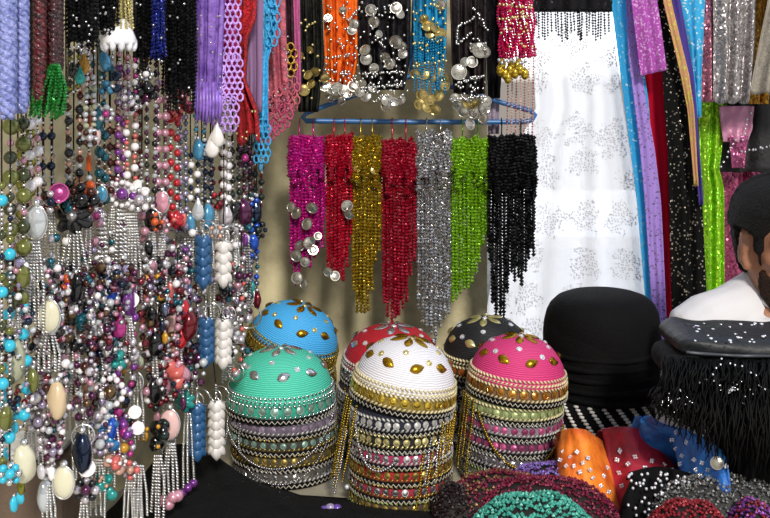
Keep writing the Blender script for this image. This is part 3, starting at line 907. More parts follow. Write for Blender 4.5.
t = thing('grey_ribbon', 'short mauve grey ribbon end behind the blue hanger', 'ribbon', tuple(at(493, 95, 2.15)), group='coin belts and scarves hanging above the blue hanger')
sheet('cloth', mat('8d7f92', 0.6, 0, 0.1, 30, 0.3), [(-40, 487), (135, 488)], [(-40, 500), (135, 499)], -30, 134, 2.15, 1.5, 0.004, parent=t)
# hot pink belt of bead loops with gold drops
t = thing('coin_belt', 'hot pink bead belt with gold drops and long red and white strings', 'belt', tuple(at(516, -30, 2.09)), group='coin belts and scarves hanging above the blue hanger')
PINKB = glassbead('d81e64', '8a0c3c')
for k in range(13):
    for sgn in (1, -1):
        mb = MB(); pts = []
        for i in range(20):
            v = i / 19; py = -30 + 88 * v
            px = 499 + 34 * (k + 0.5) / 13 * (1) + sgn * 2.6 * sin(v * 9 + k) - 1 + (2.5 * v)
            p = at(px, py, 2.085); p.y += 0.005 * sin(k * 1.7) + 0.004 * sgn; pts.append(p)
        bead_line(mb, pts, 0.0062, 0.0044); put('net_strand', mb, PINKB, t)
small_beads(t, dotrow(500, 4, 532, 8, 9) + dotrow(500, 20, 528, 16, 9) + rnd(500, 534, 0, 50, 26), 2.075, PALEGOLD)
for (px, py) in [(500, 70), (505, 74), (510, 70), (515, 73), (520, 70), (525, 74), (502, 64), (512, 64), (519, 64), (508, 78), (517, 66)]:
    inst('gold_drop', 'drop', lambda b: b.sph((0, 0, 0), 1, 10, 8, (0.8, 0.8, 1.2)), mat('c9a93c', 0.2, 0.9, 0.1), t, at(px, py, 2.065), 0.0105)
small_beads(t, [(499 + 3 * k, 60 + random.uniform(-3, 3)) for k in range(10)], 2.062, SILVBEAD, r=2)
mb = MB(); a = at(500, -28, 2.09); b = at(532, -28, 2.09); mb.tube([(a.x, 2.09, a.z), (a.x, 2.13, RZ + .004), (b.x, 2.13, RZ + .004), (b.x, 2.09, b.z)], 0.004, 6); put('strap', mb, PINKB, t)
t2 = t
RW = glassbead('b8303a', 'c9b8a8')
for k in range(7):
    mb = MB(); px = 508 + k * 4.2
    bead_line(mb, [at(px, 40, 2.115), at(px, 90, 2.12), at(px - 1, 136 - random.random() * 6, 2.125)], 0.0058, 0.0028); put('bead_strand', mb, [RW, mat('d0a89a', .3, .3)][k % 2], t2)
# ================================================================== white cloth, scarves and dresses on the garment rail
def sheer_white():
    m, nt, N, L, P = new_mat('sheer_white_sequinned')
    out = [n for n in N if n.type == 'OUTPUT_MATERIAL'][0]
    tc = N.new('ShaderNodeTexCoord')
    sp = N.new('ShaderNodeSeparateXYZ'); L.new(tc.outputs['Object'], sp.inputs[0])
    cb = N.new('ShaderNodeCombineXYZ'); L.new(sp.outputs[0], cb.inputs[0]); L.new(sp.outputs[2], cb.inputs[1])
    v1 = N.new('ShaderNodeTexVoronoi'); v1.voronoi_dimensions = '2D'; v1.inputs['Scale'].default_value = 9.5; v1.inputs['Randomness'].default_value = 0.55
    L.new(cb.outputs[0], v1.inputs['Vector'])
    nz = N.new('ShaderNodeTexNoise'); nz.inputs['Scale'].default_value = 34; L.new(cb.outputs[0], nz.inputs['Vector'])
    ad = N.new('ShaderNodeMath'); ad.operation = 'MULTIPLY_ADD'; ad.inputs[1].default_value = 1.1; L.new(nz.outputs['Fac'], ad.inputs[0]); L.new(v1.outputs['Distance'], ad.inputs[2])
    inside = N.new('ShaderNodeMath'); inside.operation = 'LESS_THAN'; inside.inputs[1].default_value = 0.88; L.new(ad.outputs[0], inside.inputs[0])
    v2 = N.new('ShaderNodeTexVoronoi'); v2.voronoi_dimensions = '2D'; v2.inputs['Scale'].default_value = 150; v2.inputs['Randomness'].default_value = 0.9
    L.new(cb.outputs[0], v2.inputs['Vector'])
    dot = N.new('ShaderNodeMath'); dot.operation = 'LESS_THAN'; dot.inputs[1].default_value = 0.24; L.new(v2.outputs['Distance'], dot.inputs[0])
    mu = N.new('ShaderNodeMath'); mu.operation = 'MULTIPLY'; L.new(inside.outputs[0], mu.inputs[0]); L.new(dot.outputs[0], mu.inputs[1])
    tr = N.new('ShaderNodeBsdfTransparent'); tl = N.new('ShaderNodeBsdfTranslucent'); df = N.new('ShaderNodeBsdfDiffuse')
    tl.inputs[0].default_value = (0.93, 0.93, 0.95, 1); df.inputs[0].default_value = (0.9, 0.9, 0.93, 1)
    m1 = N.new('ShaderNodeMixShader'); m1.inputs[0].default_value = 0.7; L.new(df.outputs[0], m1.inputs[1]); L.new(tl.outputs[0], m1.inputs[2])
    m2 = N.new('ShaderNodeMixShader'); m2.inputs[0].default_value = 0.42; L.new(m1.outputs[0], m2.inputs[1]); L.new(tr.outputs[0], m2.inputs[2])
    P.inputs['Base Color'].default_value = lin('a3a1a8'); P.inputs['Metallic'].default_value = 0.3; P.inputs['Roughness'].default_value = 0.35
    m3 = N.new('ShaderNodeMixShader'); L.new(mu.outputs[0], m3.inputs[0]); L.new(m2.outputs[0], m3.inputs[1]); L.new(P.outputs[0], m3.inputs[2])
    L.new(m3.outputs[0], out.inputs[0])
    return m
def sheer(hexc, alpha, tl=0.5, spark=None, sscale=330, dens=0.12):
    """thin coloured cloth letting light through, optionally strewn with fine glitter"""
    key = ('sheer', hexc, alpha, spark)
    if key in MATS: return MATS[key]
    m, nt, N, L, P = new_mat('sheer_' + hexc)
    out = [n for n in N if n.type == 'OUTPUT_MATERIAL'][0]
    c = lin(hexc)
    tr = N.new('ShaderNodeBsdfTransparent'); t_ = N.new('ShaderNodeBsdfTranslucent'); df = N.new('ShaderNodeBsdfDiffuse')
    t_.inputs[0].default_value = c; df.inputs[0].default_value = c
    m1 = N.new('ShaderNodeMixShader'); m1.inputs[0].default_value = tl; L.new(df.outputs[0], m1.inputs[1]); L.new(t_.outputs[0], m1.inputs[2])
    m2 = N.new('ShaderNodeMixShader'); m2.inputs[0].default_value = 1 - alpha; L.new(m1.outputs[0], m2.inputs[1]); L.new(tr.outputs[0], m2.inputs[2])
    last = m2
    if spark:
        tc = N.new('ShaderNodeTexCoord')
        v = N.new('ShaderNodeTexVoronoi'); v.inputs['Scale'].default_value = sscale; L.new(tc.outputs['Object'], v.inputs['Vector'])
        sp = N.new('ShaderNodeSeparateColor'); L.new(v.outputs['Color'], sp.inputs[0])
        a = N.new('ShaderNodeMath'); a.operation = 'LESS_THAN'; a.inputs[1].default_value = dens; L.new(sp.outputs[0], a.inputs[0])
        P.inputs['Base Color'].default_value = lin(spark); P.inputs['Metallic'].default_value = 0.6; P.inputs['Roughness'].default_value = 0.25
        m3 = N.new('ShaderNodeMixShader'); L.new(a.outputs[0], m3.inputs[0]); L.new(m2.outputs[0], m3.inputs[1]); L.new(P.outputs[0], m3.inputs[2])
        last = m3
    L.new(last.outputs[0], out.inputs[0])
    MATS[key] = m
    return m

GG = 'scarves and dresses on the garment rail'
def garment(name, label, cat, m, L, R, y1, Y, folds=3, amp=0.015, y1r=None, hem=None, strap=True, part='cloth', **k):
    t = thing(name, label, cat, tuple(at((L[0][1] + R[0][1]) / 2, -30, Y)), group=GG)
    sheet(part, m, L, R, -34, y1, Y, folds, amp, 34, t, y1r=y1r, hem=hem, **k)
    mb = MB()
    for e in (L, R):
        a = at(e[0][1] + (3 if e is L else -3), -32, Y)
        mb.tube([a, (a.x, 2.42, 1.80 + 0.011)], 0.003, 5)
    put('strap', mb, m, t)
    return t

t = garment('white_cloth', 'sheer white cloth sewn with sparse silver sequin flowers', 'cloth', sheer_white(),
        [(-40, 530), (40, 532), (110, 536), (140, 520), (230, 500), (340, 482), (410, 472)], [(-40, 606), (0, 609), (100, 622), (200, 638), (300, 650), (400, 662)], 405, 2.45, 4, 0.007)
# black band with a beaded fringe across its top
BB = MB(); 
def band_pt(px, py, dy): return at(px, py, 2.40 + dy)
P_ = [[band_pt(533 + 79 * u / 20, py, 0.01 * sin(u * 1.1)) for u in range(21)] for py in (-30, -8, 8, 12)]
t2 = thing('fringed_belt', 'black belt with a beaded fringe across the top of the white cloth', 'belt', tuple(at(572, -30, 2.40)), group=GG)
BB.grid(P_); put('band', BB, sequin('2a282c', 260, 0.8, 0.5, 0.35, 0.4, '121114'), t2, thick=0.003)
mb = MB()
for px in (540, 605):
    a = at(px, -28, 2.40); mb.tube([a, (a.x, 2.42, 1.811)], 0.003, 5)
put('strap', mb, BLACKCLOTH, t2)
for k in range(24):
    px = 535 + 75 * (k + 0.3) / 24 + random.uniform(-.8, .8)
    mb = MB(); yb = 30 + 10 * abs(sin(k * 0.55)) + random.uniform(-3, 3)
    bead_line(mb, [at(px, 9, 2.392), at(px + random.uniform(-1, 2), yb, 2.392)], 0.0065, 0.0034)
    put('bead_strand', mb, mat('0a0a0c', 0.35, 0.0, 0.1, spec=0.35), t2)

garment('sheer_scarf', 'long sky blue scarf edging the white cloth', 'scarf', sheer('48b4e0', 0.97, 0.5, 'bfe6f6', 300, 0.05), [(-40, 608), (0, 611), (100, 624), (200, 637), (290, 645), (340, 648)], [(-40, 630), (0, 634), (100, 648), (200, 656), (340, 664)], 350, 2.40, 2, 0.004)
garment('sheer_scarf', 'long lilac scarf with sparse dark sequin flowers beside the sky blue one', 'scarf', sheer('b99ae0', 0.93, 0.45, '8a70a8', 260, 0.10), [(-40, 624), (0, 626), (60, 629), (100, 634), (150, 640), (200, 645), (340, 654)], [(-40, 636), (0, 638), (60, 640), (100, 646), (150, 655), (200, 661), (340, 667)], 355, 2.38, 1.5, 0.003)
garment('sequinned_scarf', 'short orchid pink glitter scarf ending above the red one', 'scarf', sheer('b45ab4', 0.95, 0.35, 'd9a0dc', 300, 0.25), [(-40, 628), (0, 631), (75, 641)], [(-40, 654), (0, 657), (72, 667)], 76, 2.345, 2, 0.005, y1r=70)
garment('sheer_scarf', 'long dark red scarf between the lilac scarf and the black sequins', 'scarf', sheer('b8142e', 0.98, 0.3), [(-40, 636), (60, 638), (100, 643), (200, 656), (340, 664)], [(-40, 660), (60, 664), (100, 665), (150, 670), (340, 676)], 355, 2.425, 1.5, 0.004)
garment('sequinned_dress', 'black dress strewn with silver and bronze sequins beside the red scarf', 'dress', sequin('e0d8c8', 230, 1.0, 0.6, 0.3, 0.14, '040404', hex2='4a3a2c'), [(-40, 651), (0, 655), (75, 663), (100, 664), (150, 668), (340, 673)], [(-40, 672), (0, 674), (75, 688), (140, 697), (200, 702), (290, 706), (360, 706)], 360, 2.37, 2, 0.007)
garment('sheer_scarf', 'narrow peach scarf with a yellow top edge along the black dress', 'scarf', sheer('d8a87c', 0.95, 0.4, 'd8c860', 200, 0.2), [(-40, 660), (0, 663), (75, 681), (110, 688), (180, 694)], [(-40, 668), (0, 671), (75, 689), (110, 694), (180, 698)], 186, 2.335, 1, 0.004)
garment('sheer_scarf', 'narrow violet scarf edge beside the peach scarf', 'scarf', sheer('5a4a9c', 0.95, 0.4), [(-40, 668), (0, 672), (75, 688), (200, 699)], [(-40, 676), (0, 680), (75, 694), (200, 703)], 205, 2.35, 1, 0.003)
garment('sheer_scarf', 'wide turquoise scarf with sparkles next to the pink sequins', 'scarf', sheer('4ab4de', 0.97, 0.4, 'd4ecf6', 220, 0.12), [(-40, 670), (0, 675), (50, 686), (110, 694)], [(-40, 708), (0, 705), (60, 702), (110, 701)], 118, 2.385, 2.5, 0.007)
garment('sequinned_dress', 'dusty pink sequin panel beside the grey sequin dress', 'dress', sequin('c47e8c', 240, 0.95, 0.65, 0.3, hex2='84465a'), [(-40, 704), (104, 699)], [(-40, 716), (104, 719)], 102, 2.43, 1.5, 0.010)
garment('sequinned_dress', 'silver grey sequin dress with a scalloped hem', 'dress', sequin('b4aeae', 240, 0.95, 0.7, 0.3, hex2='6e6868'), [(-40, 713), (28, 714), (104, 714)], [(-40, 757), (50, 755), (104, 750)], 100, 2.41, 3, 0.011, hem=lambda u: 4 * abs(sin(u * pi * 3)))
garment('sequinned_dress', 'amber sequin dress between two grey dresses', 'dress', sequin('d09a34', 240, 0.9, 0.7, 0.3, hex2='7a4c14'), [(-40, 750), (104, 749)], [(-40, 775), (104, 768)], 104, 2.46, 2, 0.010)
garment('knit_dress', 'pale grey-beige knitted dress at the edge of the row', 'dress', sequin('948c80', 300, 0.4, 0.3, 0.5, hex2='6e675e'), [(-40, 771), (0, 768), (94, 750)], [(-40, 815), (94, 806)], 92, 2.395, 3, 0.012, hem=lambda u: 3 * abs(sin(u * pi * 4)))
garment('sequinned_dress', 'lime green sequin dress hanging beyond the black one', 'dress', sequin('a8dc2c', 240, 0.95, 0.55, 0.3, hex2='5a9a10'), [(-40, 697), (110, 699), (190, 702), (330, 701)], [(-40, 728), (110, 727), (150, 722), (172, 719), (185, 724), (330, 724)], 330, 2.53, 2.5, 0.012)
t = garment('blouse', 'black blouse with a pink satin and sequin front under the grey dress', 'blouse', mat('141014', 0.7, 0, .2, 30, .3), [(-40, 716), (120, 716), (165, 714)], [(-40, 800), (170, 800)], 172, 2.55, 3, 0.012)
sheet('satin_panel', mat('b87a98', 0.3, 0.1, 0.1, 20, 0.4, 40), [(106, 719), (145, 724)], [(106, 754), (128, 752), (145, 746)], 106, 142, 2.515, 1.5, 0.008, parent=t)
sheet('sequin_panel', sequin('b05a84', 200, 0.9, 0.6, 0.25, hex2='6a2848'), [(134, 729), (165, 732)], [(134, 748), (165, 745)], 136, 168, 2.51, 1, 0.006, parent=t)
small_beads(t, dotrow(742, 152, 770, 146, 9) + dotrow(722, 166, 736, 140, 7) + dotrow(750, 114, 742, 140, 6), 2.52, SILVBEAD, r=1.3)
garment('sequinned_dress', 'burgundy pink sequin dress behind the seller', 'dress', sequin('c05c84', 200, 0.95, 0.6, 0.3, hex2='6a2240'), [(-40, 714), (165, 714), (230, 719), (330, 716)], [(-40, 806), (330, 806)], 340, 2.60, 4, 0.02)
# ================================================================== skeins and scarves hanging over the necklaces
YSH = -0.09      # the scarves hang on the near side of the rail, in front of the necklace strings
SG = 'skeins and scarves on the necklace rail'
def rail_pt(px, dy=0.0):
    y = YL(px); return Vector(((px - CX) / FPX * y, y + dy, RZ))
def lscarf(name, label, cat, px, Y=None):
    return thing(name, label, cat, tuple(at(px, -30, Y or YL(px))), group=SG)
def loop_up(t, px, Y, m, w=6, r=0.004):
    mb = MB(); a, b = at(px - w, -28, Y), at(px + w, -28, Y); k = rail_pt(px)
    mb.tube([a, (k.x, k.y, RZ + 0.011), b], r, 6); put('loop', mb, m, t)
def skein(label, px, wpx, y1, m, Y, strands=3, turns=9, name='bead_skein'):
    t = lscarf(name, label, 'skein', px, Y)
    w = wpx / FPX * Y
    for k in range(strands):
        mb = MB(); pts = []; n = 60
        for i in range(n + 1):
            v = i / n; a = 2 * pi * (turns * v + k / strands)
            p = at(px, -30 + (y1 + 30) * v, Y)
            pts.append((p.x + w * 0.26 * cos(a), p.y + w * 0.26 * sin(a), p.z))
        mb.tube(pts, [w * 0.27 * (1 if i < n - 2 else 0.6) for i in range(n + 1)], 8)
        put('twisted_cord', mb, m, t)
    loop_up(t, px, Y, m)
    return t
PERI = mat('8f96cc', 0.45, 0.1, 0.2, 180, 0.5, 260, hex2='5c66a4', coat=0.2)
skein('periwinkle twisted bead skein at the near end of the rail', 8, 17, 118, PERI, 1.22, turns=6)
skein('thicker periwinkle twisted bead skein beside the dark red ones', 22, 14, 112, PERI, 1.24, turns=7)
DKRED = mat('3a0a10', 0.3, 0.2, 0.25, 160, 0.6, 240, hex2='18040a', coat=0.3)
skein('very dark red bead skein touching the periwinkle ones', 33, 11, 100, mat('221016', .4, .1, .25, 160, .6, 240), 1.27, turns=8)
skein('garnet bead skein ending beside the green tassel', 40, 13, 102, mat('5c1018', 0.3, 0.2, 0.25, 160, 0.6, 240, hex2='1c060a', coat=.3), 1.255, turns=7)
skein('dark garnet bead skein above the green tassel', 55, 16, 74, DKRED, 1.27, turns=7)
# green bead tassel
t = lscarf('bead_tassel', 'green glass bead tassel under the dark garnet skein', 'tassel', 52, 1.265)
GREENB = glassbead('2f8f3a', '0c4a14')
random.seed(21)
for k in range(46):
    a = random.uniform(-1, 1); d = random.uniform(-1, 1)
    mb = MB(); p0 = at(55 + 3 * a, 64, 1.265 + 0.006 * d); p1 = at(50 + 17 * a, 88, 1.262 + 0.014 * d); p2 = at(48 + 17 * a + random.uniform(-3, 3), random.uniform(102, 119), 1.262 + 0.016 * d)
    bead_line(mb, [p0, p1, p2], 0.0038, 0.0026); put('bead_strand', mb, GREENB, t)
mb = MB(); mb.tube([at(55, -30, 1.268), at(55, 66, 1.268)], 0.003, 5); put('cord', mb, CORD, t)
loop_up(t, 56, 1.268, CORD, 3)

# black bead fringes at the top
BLKB = mat('08080a', 0.45, 0.0, 0.2, 300, spec=0.2)
def fringe_scarf(label, x0, x1, y1, Y, m, n, part='bead_strand', jag=14, name='fringed_scarf', beads=None):
    t = lscarf(name, label, 'scarf', (x0 + x1) / 2, Y)
    sheet('cloth', BLACKCLOTH if m is BLKB else m, [(-40, x0), (y1, x0 + 2)], [(-40, x1), (y1, x1 - 2)], -32, y1 * 0.8, Y + 0.006, 3, 0.006, 14, t)
    for k in range(n):
        px = x0 + (x1 - x0) * (k + 0.5) / n
        mb = MB(); yb = y1 - random.uniform(0, jag)
        bead_line(mb, [at(px, -20, Y), at(px + random.uniform(-1.5, 1.5), yb * 0.6, Y + random.uniform(-.006, .004)), at(px + random.uniform(-2, 2), yb, Y)], 0.0056, 0.0031)
        put(part, mb, m, t)
    if beads: small_beads(t, rnd(x0 + 1, x1 - 1, 0, y1, beads), Y, SILVBEAD, r=1.3, dy=-0.008)
    loop_up(t, (x0 + x1) / 2, Y, BLACKCLOTH)
    return t
fringe_scarf('black bead fringe with clear beads, next to the garnet skeins', 66, 98, 52, 1.33, BLKB, 14, beads=16)
fringe_scarf('black bead fringe between the garnet fringe and the white tassel cap', 96, 118, 38, 1.40, BLKB, 9, beads=8)
fringe_scarf('black fringed scarf under the navy bead bundle', 134, 166, 72, 1.545, BLKB, 14, beads=8)
fringe_scarf('long black bead fringe beside the purple scarf', 163, 196, 112, 1.59, BLKB, 24, beads=14, jag=26)
fringe_scarf('navy bead bundle in front of the black fringe', 151, 165, 62, 1.525, glassbead('1c2a86', '0a1040'), 6, jag=6, beads=4)
# white tassel cap with silver fringe
t = lscarf('ornament', 'large white and silver tassel cap at the top', 'ornament', 118, 1.42)
WHT = mat('e8e6ec', 0.25, 0.1, 0.1, coat=.5)
p = at(119, 32, 1.42); s_ = 1.42 / FPX
mb = MB(); mb.lathe([(0.001, 12 * s_), (7 * s_, 12 * s_), (11 * s_, 6 * s_), (15 * s_, -4 * s_), (17 * s_, -9 * s_), (16 * s_, -12 * s_), (0.001, -12 * s_)], 24, c=tuple(p)); put('cap', mb, WHT, t)
for k in range(16):
    a = 2 * pi * k / 16; mb = MB(); bead_line(mb, [(p.x + 8 * s_ * cos(a), p.y + 8 * s_ * sin(a), p.z + 12 * s_ + .06), (p.x + 13 * s_ * cos(a), p.y + 13 * s_ * sin(a), p.z + 3 * s_)], 0.0042, 0.0024); put('bead_strand', mb, PALEGOLD, t)
for k in range(11):
    mb = MB(); a = 2 * pi * k / 11; q = (p.x + 14 * s_ * cos(a), p.y + 14 * s_ * sin(a), p.z - 12 * s_)
    mb.sph(q, 4.2 * s_, 8, 6, (.8, .8, 1.5)); put('drop', mb, WHT, t)
mb = MB(); mb.tube([(p.x, p.y, p.z + 12 * s_), at(119, -28, 1.42)], 0.006, 6); put('cord', mb, PALEGOLD, t)
loop_up(t, 119, 1.42, PALEGOLD)

def crochet_hem(t, pts_rows, m, r=0.0016):
    for pts in pts_rows:
        mb = MB(); mb.tube(pts, r, 5); put('lace_loop', mb, m, t)
def lace(t, x0, x1, y0, y1, Y, m, nx, ny, r=0.0015, skew=0.0):
    """open crochet: rows of linked loops"""
    for i in range(ny):
        for j in range(nx):
            cx = x0 + (x1 - x0) * (j + 0.5 + 0.5 * (i % 2)) / nx; cy = y0 + (y1 - y0) * (i + 0.5) / ny + skew * (j / nx)
            wx = (x1 - x0) / nx * 0.55; wy = (y1 - y0) / ny * 0.68
            mb = MB(); mb.tube([at(cx + wx * cos(a), cy + wy * sin(a), Y + random.uniform(-.004, .004)) for a in [2 * pi * q / 10 for q in range(10)]], r, 5, 0, True)
            put('lace_loop', mb, m, t)
PURP = chiffon('8a68b8', '5c3f90', 0.97)
t = lscarf('tasselled_scarf', 'purple scarf with satin tassels over the necklaces', 'scarf', 209, 1.70)
sheet('cloth', PURP, [(-40, 193), (90, 194)], [(-40, 226), (90, 221)], -32, 92, 1.70, 3, 0.008, 22, t)
for k in range(9):
    mb = MB(); px = 194 + 3.2 * k; yb = 128 - 8 * abs(k - 4) * .4 + random.uniform(-6, 8)
    mb.tube([at(px, 82, 1.695), at(px + .5, 105, 1.69 + random.uniform(-.005, .005)), at(px + random.uniform(-1, 2), yb, 1.692)], [0.003, 0.0032, 0.0018], 6); put('tassel', mb, mat('8f6ac8', 0.35, 0, .2, 80), t)
small_beads(t, rnd(196, 222, 4, 90, 12), 1.69, SILVBEAD, r=1.2)
loop_up(t, 209, 1.70, PURP, 10)
t = lscarf('crochet_scarf', 'lilac crochet scarf with looped edge over hot pink cloth', 'scarf', 226, 1.72)
LILAC = mat('c49ae6', 0.5, 0, 0.15, 60)
sheet('lining', chiffon('d02878', '9a1858'), [(-40, 215), (110, 226)], [(-40, 232), (60, 238), (110, 234)], -32, 100, 1.735, 2, 0.006, 20, t)
for (xx0, xx1, a_, b_, n_x, n_y) in [(222, 238, -20, 60, 3, 13), (218, 240, 55, 100, 4, 8), (214, 236, 98, 130, 4, 5), (210, 222, 60, 105, 2, 7)]:
    lace(t, xx0, xx1, a_, b_, 1.712, LILAC, n_x, n_y, 0.0017)
loop_up(t, 226, 1.72, LILAC, 8)
t = lscarf('crochet_scarf', 'fuzzy bright red scarf between the lilac and sky blue ones', 'scarf', 246, 1.79)
REDF = mat('d01a26', 0.8, 0, 0.2, 140, 1.0, 260, hex2='8a0a14')
sheet('cloth', REDF, [(-40, 230), (20, 232), (60, 232), (100, 233), (140, 236)], [(-40, 256), (20, 256), (40, 248), (80, 246), (110, 258), (145, 260)], -32, 140, 1.79, 3, 0.012, 40, t, nu=30, hem=lambda u: 6 * sin(u * 7), wob=0.02)
small_beads(t, rnd(234, 258, 100, 140, 8), 1.775, PALEGOLD, r=1.2)
loop_up(t, 246, 1.79, REDF, 8)
t = lscarf('sheer_scarf', 'mauve grey sheer strip behind the red scarf', 'scarf', 252, 1.82)
sheet('cloth', sheer('9a7aa0', 0.95, 0.3), [(-40, 240), (110, 244)], [(-40, 264), (110, 262)], -32, 112, 1.82, 2, 0.006, 16, t); loop_up(t, 252, 1.82, LILAC, 8)
t = lscarf('crochet_scarf', 'narrow sky blue scarf with a lacy end', 'scarf', 264, 1.84)
SKYB = mat('3aa6dc', 0.6, 0, 0.15, 60, 0.5, 160)
sheet('cloth', SKYB, [(-40, 262), (100, 258), (150, 256)], [(-40, 276), (30, 276), (60, 268), (140, 268)], -32, 138, 1.84, 1.5, 0.005, 24, t)
lace(t, 254, 268, 120, 162, 1.835, SKYB, 3, 7, 0.0017); lace(t, 266, 277, -10, 45, 1.835, SKYB, 2, 7, 0.0017); loop_up(t, 268, 1.84, SKYB, 6)
t = lscarf('crochet_scarf', 'dusty rose scarf with a crocheted loop hem', 'scarf', 284, 1.93)
ROSE = mat('b85a68', 0.6, 0, 0.15, 60, 0.5, 200, hex2='8a3c50')
sheet('cloth', ROSE, [(-40, 262), (60, 265), (130, 270)], [(-40, 284), (60, 287), (130, 292)], -32, 118, 1.93, 2, 0.008, 26, t, y1r=104)
lace(t, 267, 297, 96, 128, 1.925, ROSE, 6, 5, 0.0018, skew=-22); lace(t, 264, 290, 118, 142, 1.923, mat('a83a64', .6, 0, .1), 5, 3, 0.0018, skew=-20)
small_beads(t, rnd(266, 288, 30, 110, 26), 1.92, SILVBEAD, r=1.0)
loop_up(t, 278, 1.93, ROSE, 8)
t = lscarf('fringed_scarf', 'dark plum scarf with a gold braid patch and mauve edge', 'scarf', 292, 1.99)
PLUM = chiffon('3a1c28', '1c0c14')
sheet('cloth', PLUM, [(-40, 276), (110, 284)], [(-40, 298), (60, 300), (110, 292)], -32, 100, 1.985, 2.5, 0.010, 22, t, y1r=70)
sheet('edge', mat('a8487c', .6, 0, .1, 40, .3), [(-40, 292), (90, 296)], [(-40, 299), (90, 301)], -32, 92, 1.97, 1, 0.003, 14, t)
lace(t, 281, 294, 44, 76, 1.968, mat('c09a3c', .35, .6, .1), 2, 5, 0.0017)
for k in range(10):
    mb = MB(); px = 282 + 1.8 * k; mb.tube([at(px, 66, 1.98), at(px - .5, 95, 1.98 + random.uniform(-.006, .006)), at(px - 1.5, 118 - k * 2.4, 1.98)], [.002, .0022, .0016], 5); put('tassel', mb, mat('5c2438', .5, 0, .2), t)
loop_up(t, 290, 1.985, PLUM, 7)

YSH = 0.0
# ================================================================== cloths and bead belts heaped along the front of the table
def drape(name, m, L, R, y0, y1, Yf, parent=None, nv=26, nu=24, bump=0.012, seed=1.0, thick=0.002, back=True, hem=None):
    """cloth lying over a heap; Yf(u, v) gives the distance, so the slope runs away from the camera.
    Rows of the back curl over the crest and drop behind it."""
    mb = MB(); P = []
    rows = []
    for i in range(nv + 1):
        v = i / nv; row = []
        for j in range(nu + 1):
            u = j / nu
            b = y1 + (hem(u) if hem else 0)
            top_ = y0(u) if callable(y0) else y0
            py = top_ + (b - top_) * v
            px = interp(L, py) + (interp(R, py) - interp(L, py)) * u
            Y = Yf(u, v) + bump * noise.noise(Vector((u * 3.3 + seed * 7, v * 3.3, seed))) + bump * 0.4 * noise.noise(Vector((u * 9 + seed * 7, v * 6, seed)))
            row.append(at(px, py, Y))
        rows.append(row)
    if back:
        crest = rows[0]; extra = []
        for k in (3, 2, 1):
            extra.append([Vector((p.x, p.y + 0.035 * k, max(TZ + 0.004, p.z - 0.012 * k * k))) for p in crest])
        rows = extra + rows
    mb.grid(rows)
    return put(name, mb, m, parent, thick=thick), rows

FSP = mat('e8e6ee', 0.15, 0.5, 0.05, coat=.5)
def flower_spangles(t, pts, Yfn, r=2.6):
    """small silver four-petal spangles sewn on"""
    for (px, py) in pts:
        Y = Yfn(px, py) - 0.006
        def mk(b):
            for k in range(4):
                a = pi / 2 * k + .4; b.sph((0.62 * cos(a), 0, 0.62 * sin(a)), 0.55, 7, 5, (1, .45, 1))
        inst('spangle', 'spangle', mk, FSP, t, at(px, py, Y), r / FPX * Y, (random.uniform(-.4, .4), random.uniform(0, 1.5), random.uniform(-.4, .4)))
def cloth_thing(name, label, cat, px, py, Y, group=None):
    p = at(px, py, Y); return thing(name, label, cat, (p.x, p.y, TZ), group=group)
FG = 'cloths and bead belts heaped on the table front'

def surf_pt(rows, px, py):
    """nearest vertex of a draped surface to a place in the heap"""
    best = None; bd = 1e9
    for row in rows:
        for p in row:
            x = CX + p.x / p.y * FPX; y = HY + (EYE - p.z) / p.y * FPX
            d = (x - px) ** 2 + (y - py) ** 2
            if d < bd: bd = d; best = p
    return best.y

# --- black gauze on the table
GAUZE = mat('0b0a0c', 0.85, 0, 0.3, 40, 0.6, 300, spec=0.2)
t = cloth_thing('black_gauze_cloth', 'black gauze cloth lying on the table in front of the mint stack', 'cloth', 270, 490, 1.75, FG)
mb = MB(); P = []
edge = [(183, 448), (196, 449), (214, 459), (232, 471), (262, 485), (300, 498), (345, 501), (400, 506), (440, 512)]
for (ex, ey) in edge:
    col = []
    for i in range(14):
        v = i / 13
        Y0 = 0.72 * FPX / (ey - HY)           # where that spot meets the table top
        p = at(ex, ey, Y0)
        y = p.y - v * 0.42
        x = p.x + (-0.06 * v if ex < 260 else 0.0)
        z = TZ + 0.004 + 0.022 * min(1, v * 5) * (1 + 0.8 * noise.noise(Vector((x * 14, y * 14, 0)))) + (0.03 * max(0, 1 - abs(x + 0.30) * 7)) * min(1, v * 4)
        col.append((x, y, z))
    P.append(col)
mb.grid(P); put('cloth', mb, GAUZE, t, thick=0.003)
small_beads(t, rnd(200, 300, 478, 516, 30), 1.66, mat('5a5a60', .2, .6, .1), r=.55, dy=0)
# purple bead bits by the lower edge
t = cloth_thing('bead_brooch', 'small purple and silver bead flower on the black gauze by the table edge', 'brooch', 335, 512, 1.63, FG)
for k in range(7):
    a = 2 * pi * k / 7; p = at(332 + 8 * cos(a), 511 + 4 * sin(a), 1.63)
    inst('petal', 'ball', ball, mat('a99ac0', 0.2, 0.3, .2, coat=.4) if k % 2 else mat('6a4aa0', .2, .2, .2, coat=.4), t, p, (0.008, .007, .006))
inst('center', 'ball', ball, SILVER, t, at(332, 509, 1.63), 0.007)
# loose silver string off the white stack
t = cloth_thing('bead_string', 'thin silver bead string trailing from the white stack over the table', 'string', 365, 500, 1.66, FG)
mb = MB(); bead_line(mb, [at(351, 490, 1.74), at(357, 496, 1.70), at(364, 506, 1.68), at(373, 520, 1.64)], 0.0036, 0.0019, 0, 'ball'); put('strand', mb, BEADSILVER, t)
inst('pearl', 'ball', ball, FSP, t, at(347, 487, 1.70), 0.0045)

